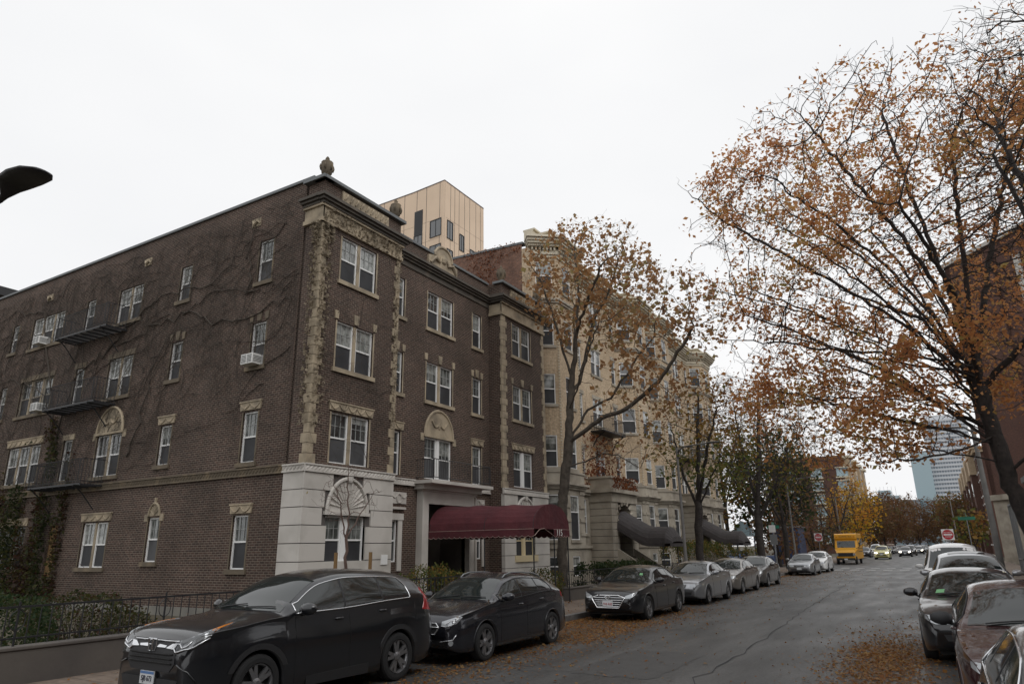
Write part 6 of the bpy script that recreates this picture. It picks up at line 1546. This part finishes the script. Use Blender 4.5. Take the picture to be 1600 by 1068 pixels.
shrub('bushy_shrub', 'shrub behind the dark hatchback right of the entrance path', (-13.4, 24.6, .62), (.7, 1.1, .6), 2600, 'lf_green', .06)
shrub('green_shrub', 'green shrub behind the iron fence at the far left', (-15.6, 6.6, .68), (1.5, 1.3, .62), 6500, 'lf_dark', .06)
shrub('green_shrub', 'bright green low shrub behind the fence, right of the far left one', (-16.6, 9.0, .62), (1.2, 1.1, .55), 4200, 'lf_ivy', .06)
shrub('leggy_shrub', 'small leggy shrub behind the iron fence under the twin side windows', (-14.6, 8.9, .45), (.5, .6, .42), 900, 'lf_ivy', .06)
for k, (y, h, ry, lb) in enumerate(((29.6, .62, 1.7, 'clipped low hedge under the first bay'), (33.0, .62, 1.6, 'clipped low hedge beside the first portico steps'),
    (41.2, 1.12, 2.1, 'tall olive hedge behind the first charcoal canopy'), (45.6, 1.08, 2.2, 'tall olive hedge between the two charcoal canopies'), (49.6, 1.0, 1.9, 'olive hedge before the second charcoal canopy'), (58.0, .85, 2.6, 'hedge beyond the second charcoal canopy'))):
    shrub('hedge', lb, (-13.1, y, h + .08), (.75, ry, h), 4200 if k < 4 else 2600, 'lf_green' if k > 1 else 'lf_dark', .09, group='hedges of the buff houses', cat='hedge', boxy=True)

def vine_strands(n, reg, g, F, rmax=.014, L=(1.5, 6), horiz=.7, off=.03, sides=3):
    q = MB()
    for _ in range(n):
        x, z = reg(g); a = g.normal() * .45 + (0 if g.random() < .5 else pi) if g.random() < horiz else pi / 2 + g.normal() * .4
        ln = L[0] + g.random() ** 2 * (L[1] - L[0]); m_ = max(4, int(ln / .22)); r = rmax * (.25 + .75 * g.random() ** 3) * min(1.6, ln / 2.5); P = []; da = 0
        for k in range(m_):
            P.append(F(x, off + .012 * g.random(), z)); da = da * .7 + g.normal() * .16; a += da; x += cos(a) * .22; z += sin(a) * .22
            if z < .3 or z > 13.7 or x > reg.hi or x < reg.lo: break
        if len(P) > 2: q.tube(P, [r * (1 - .8 * k / len(P)) for k in range(len(P))], sides, cap=False)
    return q
g = np.random.default_rng(77)
def reg1(g):
    while True:
        x = -40 + 23.6 * g.random(); z = .5 + 13 * g.random()
        if z > 4.6 + 6 * max(0, (x + 26) / 9) * .7 * g.random() or (x < -28 and g.random() < .6): return x, z
reg1.lo, reg1.hi = -39.9, -16.4
e = empty('climbing_vine', (-31, 14.2, 0), 'leafless dark vine stems spread over the whole side wall', 'climbing vine')
vine_strands(3800, reg1, g, FL, .0105, (1.0, 4.5), .55).build('fine_stems', M['vine'], e)
q = MB()
for x0, pts in ((-31, [(-31, .3), (-30.6, 3), (-30.2, 6.5), (-31.5, 8.6), (-34.5, 9.6), (-37.5, 9.9), (-39.5, 9.6)]), (-30, [(-30.5, 5), (-29.4, 8.9), (-27.2, 9.75), (-24.8, 10.1), (-22.6, 10.4), (-20.5, 10.9), (-18.4, 10.3), (-16.6, 10.5)]),
                (-30, [(-27.2, 9.7), (-25.4, 10.8), (-24.0, 11.4), (-21.2, 11.2), (-19.6, 12.2), (-16.7, 12.9)]), (-30, [(-30.2, 6.6), (-33, 12.4), (-35.6, 12.9), (-38.8, 12.6)]), (-30, [(-22.6, 10.4), (-20.2, 9.7), (-17.4, 9.75), (-16.5, 9.9)]),
                (-18, [(-18.9, 10.3), (-19.1, 12.0), (-18.8, 13.6)]), (-20, [(-25, 5.2), (-24.2, 6.8), (-23.8, 8.6), (-22.4, 10.3)])):
    P = []
    for (a, b), (c_, d_) in zip(pts, pts[1:]):
        for k in range(6): t = k / 6; P.append(FL(a + (c_ - a) * t + g.normal() * .11, .05, b + (d_ - b) * t + g.normal() * .13))
    q.tube(P, [(.024 + .014 * g.random()) * (1 - .6 * k / len(P)) for k in range(len(P))], 5)
q.build('main_stems', M['vine'], e)
# ivy still in leaf at the lower left
n = 30000; x = -40 + 11.8 * g.random(n) ** .8; top = 4.0 + 1.3 * np.sin(x * 1.3) + 1.0 * np.sin(x * 3.1); z = .1 + g.random(n) * 8.5
k_ = (z < top * (1.15 * g.random(n) ** .25)) | ((np.abs(x + 30.0 + .25 * np.sin(z * 2)) < .45 * g.random(n)) & (z < 7.4)); x, z = x[k_], z[k_]
for a, b, c_, d_ in [o for o in opsS if o[2] > 4 or o[0] > -33]: 
    w_ = ~((x > a) & (x < b) & (z > c_) & (z < d_)); x, z = x[w_], z[w_]
C = np.stack([x, 14.3 - .05 - .28 * g.random(len(x)) ** 2, z], 1); V, Fc = leaf_quads(C, .10, 1.2, .5)
tinted('ivy_leaves', V, Fc, np.clip(.5 + .35 * np.sin(C[:, 0] * 2.2) + .2 * g.normal(size=len(C)), 0, 1), M['lf_ivy'], e)
# dry vine on the corner pier, quoins and frieze
e = empty('climbing_vine', (-15.4, 14.2, 4.5), 'dry tan leaved creeper clinging to the corner quoins and frieze', 'climbing vine')
class _r:
    lo, hi = 14.2, 18.0
    def __call__(s, g): return (14.2 + (3.8 * g.random() ** 1.6), 4.6 + 8.2 * g.random())
vine_strands(150, _r(), g, FF, .011, (.8, 3.2), .45, .045).build('fine_stems', M['vine'], e)
class _r2:
    lo, hi = -16.2, -15.5
    def __call__(s, g): return (-16.2 + .7 * g.random(), 4.6 + 8.2 * g.random())
vine_strands(70, _r2(), g, frame(0, 14.1, 1, 0), .010, (.6, 2.2), .2, .045).build('side_stems', M['vine'], e)
n = 1500; z = 12.2 - 6.6 * g.random(n) ** 1.9
C1 = np.stack([-15.44 + .03 * g.random(n), 14.2 + .42 * g.random(n), z], 1)[: n // 2]; C2 = np.stack([-15.5 - .3 * g.random(n), 14.04 + .03 * g.random(n), z], 1)[n // 2:]
C3 = np.stack([-15.42 + .04 * g.random(900), 14.2 + 3.8 * g.random(900), 12.25 + .55 * g.random(900)], 1)[:520]; C4 = np.stack([-15.44 + .03 * g.random(500), 17.75 + .28 * g.random(500), 6 + 6.2 * g.random(500)], 1)[:260]
C = np.concatenate([C1, C2, C3, C4]); V, Fc = leaf_quads(C, .085, 1.3, .6); M['lf_dry'] = leafmat('dry leaves', [(.12, .10, .075), (.30, .25, .18), (.38, .32, .24), (.20, .165, .12)], .85)
tinted('dry_leaves', V, Fc, g.random(len(C)), M['lf_dry'], e)
# reddish creeper on the party wall and first buff house
e = empty('climbing_vine', (-17, 29.1, 12), 'rusty creeper over the red party wall above the dark brick roof', 'climbing vine')
n = 5200; x = -31 + 14.3 * g.random(n); z = 13.6 + 4.3 * g.random(n); d = np.sin(x * .9) + np.sin(z * 1.7 + x * .6); k_ = d > -.3; x, z = x[k_], z[k_]
C = np.stack([x, 29.17 + .05 * g.random(len(x)), z], 1); V, Fc = leaf_quads(C, .10, 1.2, .5); M['lf_rust'] = leafmat('rusty leaves', [(.30, .12, .05), (.22, .08, .04), (.14, .06, .035)], .8)
tinted('rusty_leaves', V, Fc, g.random(len(C)), M['lf_rust'], e)
e = empty('climbing_vine', (-16, 35, 3), 'thin brown creeper trailing around the first iron balcony of the near buff house', 'climbing vine')
class _r3:
    lo, hi = .5, 15.5
    def __call__(s, g): return (4.5 + 8 * g.random(), 4.8 + 5.5 * g.random() ** 1.5)
vine_strands(110, _r3(), g, FY1, .014, (.8, 3), .5, .05).build('fine_stems', M['twig'], e)
n = 1700; u = 7.8 + 1.9 * g.normal(size=n); z = 5.0 + 3.2 * g.random(n) ** 1.4; C = np.array([FY1(a, .06 + .5 * g.random() * (b > 7.6 and b < 8.6) + (1.4 * (abs(a - 7.9) < 1.9 and b < 5.8)), b) for a, b in zip(u, z)])
V, Fc = leaf_quads(C, .12, 1.2, .6); tinted('rusty_leaves', V, Fc, g.random(len(C)), M['lf_rust'], e)

# ================================================================ FENCES, POSTS, SIGNS
def low_wall(x, y0, y1, z, label):
    q = MB(); q.box(x - .25, x, y0, y1, 0, z - .05); q.box(x - .27, x + .025, y0 - .02, y1 + .02, z - .05, z); tag(q.build('low_wall', M['conc_dk'], bevel=.012), label, 'wall')
def iron_fence(x, y0, y1, z0, h, label):
    e = empty('iron_fence', (x, y0, z0), label, 'fence'); n = int((y1 - y0) / .135); seg = 2.4; y = y0
    while y < y1 - .1:
        ye = min(y + seg, y1); q = MB(); zt = z0 + h
        q.box(x - .012, x + .012, y, ye, zt - .03, zt); q.box(x - .012, x + .012, y, ye, z0 + .1, z0 + .125)
        k = y + .16
        while k < ye: q.tube([(x, k, z0 + .02), (x, k, zt)], .0095, 5); k += .16
        q.build('fence_panel', M['iron'], e)
        q = MB(); q.tube([(x, y, z0 - .02), (x, y, zt + .06)], .018, 6)
        for s_ in (-1, 1): q.tube([(x, y + s_ * (.012 + .10 * sin(pi * t / 10)), zt - .02 - .36 * (1 - t / 10) + .02 * cos(t)) for t in range(11)], .008, 4)
        q.build('fence_post', M['iron'], e); y = ye
low_wall(-12.05, -2, 20.3, .68, 'long low concrete kerb wall under the iron fence at the lower left'); iron_fence(-12.17, -1.5, 20.2, .68, .57, 'black iron fence on the low wall in front of the side yard')
low_wall(-11.75, 23.6, 60, .60, 'low concrete wall beyond the entrance walk, behind the black saloon'); iron_fence(-11.87, 23.7, 60, .60, .56, 'black iron fence on the low wall beyond the entrance walk')

def street_lamp(x, y, h, arm, label, dirx, col='pole', r=.085, head=.65):
    e = empty('street_lamp', (x, y, .15), label, 'street lamp', 'street lamps')
    q = MB(); q.tube([(x, y, .1), (x, y, .5), (x, y, .52), (x, y, h)], [r * 1.5, r * 1.45, r, r * .62], 12); q.build('pole', M[col], e, smooth=True)
    q = MB(); q.tube([(x, y, h - .25), (x + dirx * .3, y, h + .02), (x + dirx * (arm - .1), y, h + .10)], [.045, .04, .032], 8); q.build('arm', M[col], e, smooth=True)
    q = MB(); hx = x + dirx * arm; V = []
    prof = [(0, .05, .04), (.12, .09, .06), (.30, .15, .07), (.5, .16, .06), (head, .10, .03), (head + .03, .04, .012)]
    for (d, w_, t) in prof:
        for k in range(10): th = 2 * pi * k / 10; V.append((hx + dirx * (d - .1), y + w_ * cos(th), h + .10 + t * (sin(th) if sin(th) > 0 else sin(th) * .5)))
    q.add(V, [(i * 10 + k, i * 10 + (k + 1) % 10, (i + 1) * 10 + (k + 1) % 10, (i + 1) * 10 + k) for i in range(5) for k in range(10)] + [tuple(range(10)), tuple(range(50, 60))])
    q.build('lamp_head', M[col] if col != 'iron' else M['iron'], e, smooth=True)
street_lamp(-10.0, 32.0, 6.45, 1.5, 'grey street lamp post between the brown maple and the green street tree', 1)
street_lamp(1.95, 34.5, 6.6, 2.0, 'grey street lamp post on the right pavement, arm reaching over the parked cars', -1, r=.13)
street_lamp(-9.9, 60.0, 7.0, 1.6, 'street lamp near the corner of the side street', 1)
street_lamp(-9.9, 92.0, 7.4, 1.6, 'street lamp beyond the school bus on the left', 1)
street_lamp(2.1, 112.0, 7.4, 1.6, 'distant street lamp on the right pavement', -1)
# lamp head hanging in at the top left
e = empty('street_lamp', (-11.6, 3.45, .15), 'dark street lamp head reaching in at the top left edge', 'street lamp', 'street lamps')
q = MB(); q.tube([(-11.9, 3.45, .1), (-11.9, 3.45, 6.3)], [.12, .07], 12); q.build('pole', M['iron'], e, smooth=True)
def lamp_head_near():
    q = MB(); Z = 6.52; V = []; hx = -9.75
    prof = [(0, .035, .035, -.14), (.12, .05, .045, -.10), (.24, .13, .045, -.02), (.34, .20, .055, .03), (.60, .22, .055, .02), (.86, .20, .05, -.01), (1.04, .12, .03, -.04), (1.08, .03, .012, -.045)]
    for (d, w_, t, dz) in prof:
        for k in range(14): th = 2 * pi * k / 14; V.append((hx + d, 3.45 + w_ * cos(th), Z + dz + t * sin(th)))
    q.add(V, [(i * 14 + k, i * 14 + (k + 1) % 14, (i + 1) * 14 + (k + 1) % 14, (i + 1) * 14 + k) for i in range(7) for k in range(14)] + [tuple(range(14)), tuple(range(98, 112))])
    return q
lamp_head_near().build('lamp_head', M['iron'], e, smooth=True)
q = MB(); q.tube([(-11.9, 3.45, 6.2), (-11.2, 3.45, 6.36), (-9.7, 3.45, 6.38)], .035, 8); q.build('arm', M['iron'], e, smooth=True)

def no_entry(x, y, z, label):
    e = empty('no_entry_sign', (x, y, .15), label, 'sign', 'no-entry signs')
    q = MB(); q.tube([(x, y, .1), (x, y, z + .45)], .03, 6); q.build('sign_post', M['galv'], e)
    F = frame(x, y - .04, 1, 0); q = MB(); q.fb(F, -.38, .38, z - .38, z + .38, 0, .012); p = q.build('sign_plate', M['sign_white'], e)
    q = MB(); q.poly(F, [(.35 * cos(2 * pi * k / 28), z + .35 * sin(2 * pi * k / 28)) for k in range(28)], .012, .016); d = q.build('red_disc', M['sign_red'], p)
    q = MB(); q.fb(F, -.27, .27, z - .05, z + .05, .016, .019); q.build('white_bar', M['sign_white'], p)
    text_mesh('DO NOT', .13, 'upper_lettering', M['sign_white'], e, (x, y - .058, z + .15), (pi / 2, 0, 0), ext=.001); text_mesh('ENTER', .13, 'lower_lettering', M['sign_white'], e, (x, y - .058, z - .15), (pi / 2, 0, 0), ext=.001)
no_entry(-10.75, 80, 2.7, 'red and white no-entry sign left of the school bus'); no_entry(.60, 60.5, 2.52, 'red and white no-entry sign above the white van of the right row')
q = MB(); q.box(-.2, 1.55, 58.8, 63.2, -.05, .15); tag(q.build('kerb_extension', M['kerb']), kind='structure')
# green street name signs
def name_sign(x, y, z, label, w_=.85):
    e = empty('street_name_sign', (x, y, .15), label, 'sign', 'green street name signs')
    q = MB(); q.tube([(x, y, .1), (x, y, z + .2)], .035, 6); q.build('sign_post', M['galv'], e)
    q = MB(); q.box(x - w_ / 2, x + w_ / 2, y - .05, y - .035, z - .11, z + .11); q.build('sign_blade', M['sign_green'], e)
    q = MB(); q.box(x - .01, x + .01, y - .5, y + .4, z + .14, z + .34); q.build('cross_blade', M['sign_green'], e)
name_sign(-10.4, 55.0, 3.25, 'green street name sign on the left corner by the mailbox'); name_sign(1.85, 58, 3.55, 'green street name sign on the right corner below the tower', 1.0)
e = empty('signal_box_sign', (-10.15, 53.4, .15), 'grey parking sign on a post left of the small silver saloon', 'sign')
q = MB(); q.tube([(-10.15, 53.4, .1), (-10.15, 53.4, 3.5)], .03, 6); q.build('sign_post', M['galv'], e)
q = MB(); q.box(-10.4, -9.95, 53.34, 53.37, 2.85, 3.35); q.build('sign_plate', M['sign_white'], e); q = MB(); q.box(-10.4, -9.9, 53.34, 53.37, 2.0, 2.7); q.build('grey_plate', M['galv'], e)
e = empty('mailbox', (-10.3, 52.2, .15), 'dark mailbox on the left pavement beside the small silver saloon', 'mailbox')
q = MB(); FM = frame(-10.3, 52.0, 1, 0); q.poly(frame(-10.3, 52.2, 0, 1), [(-.3, .35), (.3, .35), (.3, 1.0)] + [(.3 * cos(pi * k / 8), 1.0 + .28 * sin(pi * k / 8)) for k in range(1, 8)] + [(-.3, 1.0)], -.28, .28); q.build('box', M['bluepaint'], e, bevel=.02)
for a, b in ((-.22, -.24), (.22, -.24), (-.22, .24), (.22, .24)): q = MB(); q.box(-10.3 + a - .03, -10.3 + a + .03, 52.2 + b - .03, 52.2 + b + .03, .14, .36); q.build('leg', M['iron'], e)
# blue hut, blue car and tent roof beyond the side street
e = empty('blue_hut', (-13.2, 66, 0), 'blue and rust coloured shed at the far corner behind the green sign', 'shed')
q = MB(); q.box(-14.4, -11.9, 75, 79, 0, 3.6); q.build('wall', M['bluepaint'], e); q = MB(); q.box(-13.6, -12.9, 74.96, 75, .1, 3.2); q.box(-12.6, -12.1, 74.96, 75, .8, 3.2); q.build('rusty_panel', M['brick_far'], e); q = MB(); q.box(-14.5, -11.8, 74.9, 79.1, 3.6, 3.75); q.build('roof', M['galv'], e)
generic('suv', 4.5, 1.8, 1.6, 'parked_car', 'blue car parked in the side street beyond the hedge', -17.0, 67.5, carpaint('blue car paint', (.03, .08, .22)), rot=0)
e = empty('gable_shelter', (-17, 70, 0), 'small gabled grey shelter seen above the second charcoal canopy', 'shelter')
q = MB(); q.add([(-19.0, 76, 2.9), (-16.2, 76, 2.9), (-17.6, 76, 4.4), (-19.0, 79, 2.9), (-16.2, 79, 2.9), (-17.6, 79, 4.4)], [(0, 1, 2), (3, 5, 4), (0, 2, 5, 3), (1, 4, 5, 2)]); q.build('roof', M['towerglass'], e)
for x, y in ((-18.8, 76.2), (-16.4, 76.2), (-18.8, 78.8), (-16.4, 78.8)): q = MB(); q.box(x - .06, x + .06, y - .06, y + .06, 0, 2.9); q.build('post', M['bluepaint'], e)

# ================================================================ FALLEN LEAVES
g = np.random.default_rng(99)
def scatter(n, fx, size=.055):
    P = []; 
    x, y = fx(n); z = np.where((x > -9.3) & (x < 1.55), .008, .162) + .012 * g.random(len(x)); return np.stack([x, y, z], 1)
parts = []
def f1(n): y = 1 + 60 * g.random(n) ** 1.15; x = -9.3 + 3.4 * np.abs(g.normal(size=n)) * .58; return x, y
def f2(n): y = 2 + 50 * g.random(n); x = -9.25 + .5 * g.random(n) ** 2; return x, y
def f3(n): return -1.15 + .42 * g.normal(size=n) + .0, 14.6 + 1.7 * g.normal(size=n)
def f4(n): return -8 + 9.5 * g.random(n), 3 + 60 * g.random(n)
def f5(n): y = 14.5 + 5 * g.random(n); return -9.2 + 2.4 * g.random(n) ** 1.5 , y
def f6(n): return -9.5 - 2.5 * g.random(n), 2 + 55 * g.random(n)
def f7(n): return -7.3 + .5 * g.normal(size=n) - .0, 8 + 16 * g.random(n)
def f8(n): return -.9 + .8 * g.normal(size=n), 18 + 3 * g.normal(size=n)
C = np.concatenate([scatter(k, f) for f, k in ((f1, 13000), (f2, 9000), (f3, 7000), (f4, 1300), (f5, 6000), (f6, 2500), (f7, 4500), (f8, 1600))])
V, Fc = leaf_quads(C, .046, 1.3, 0, flat=True, jitter=.5); V[:, 2] = np.maximum(V[:, 2], .004)
tag(tinted('fallen_leaves', V, Fc, g.random(len(C)), M['lf_fallen']), 'orange fallen leaves scattered along the kerb and road', 'fallen leaves', kind='stuff')
# a few leaves stuck to the wet cars
for o in [o for o in COL.objects if o.name.startswith('body') and o.parent and o.parent.name.split('.')[0] in ('parked_suv', 'parked_hatchback', 'parked_saloon') and o.parent.location.y < 26]:
    me = o.data; n = len(me.polygons); c_ = np.empty(n * 3); me.polygons.foreach_get('center', c_); nn = np.empty(n * 3); me.polygons.foreach_get('normal', nn); c_, nn = c_.reshape(-1, 3), nn.reshape(-1, 3)
    ok = np.where(nn[:, 2] > .55)[0]; k = g.choice(ok, 26 if 'suv' in o.parent.name else 60); C = c_[k] + nn[k] * .012 + g.normal(size=(len(k), 3)) * np.array([.03, .03, 0]); 
    V, Fc = leaf_quads(C, .04, 1.4, 0, flat=True); V[:, 2] = np.repeat(C[:, 2], 4) + .004
    lo_ = tinted('stuck_leaves', V + np.array(world_of(o.parent).translation), Fc, g.random(len(C)), M['lf_fallen'], o.parent)
    lo_['kind'] = 'stuff'
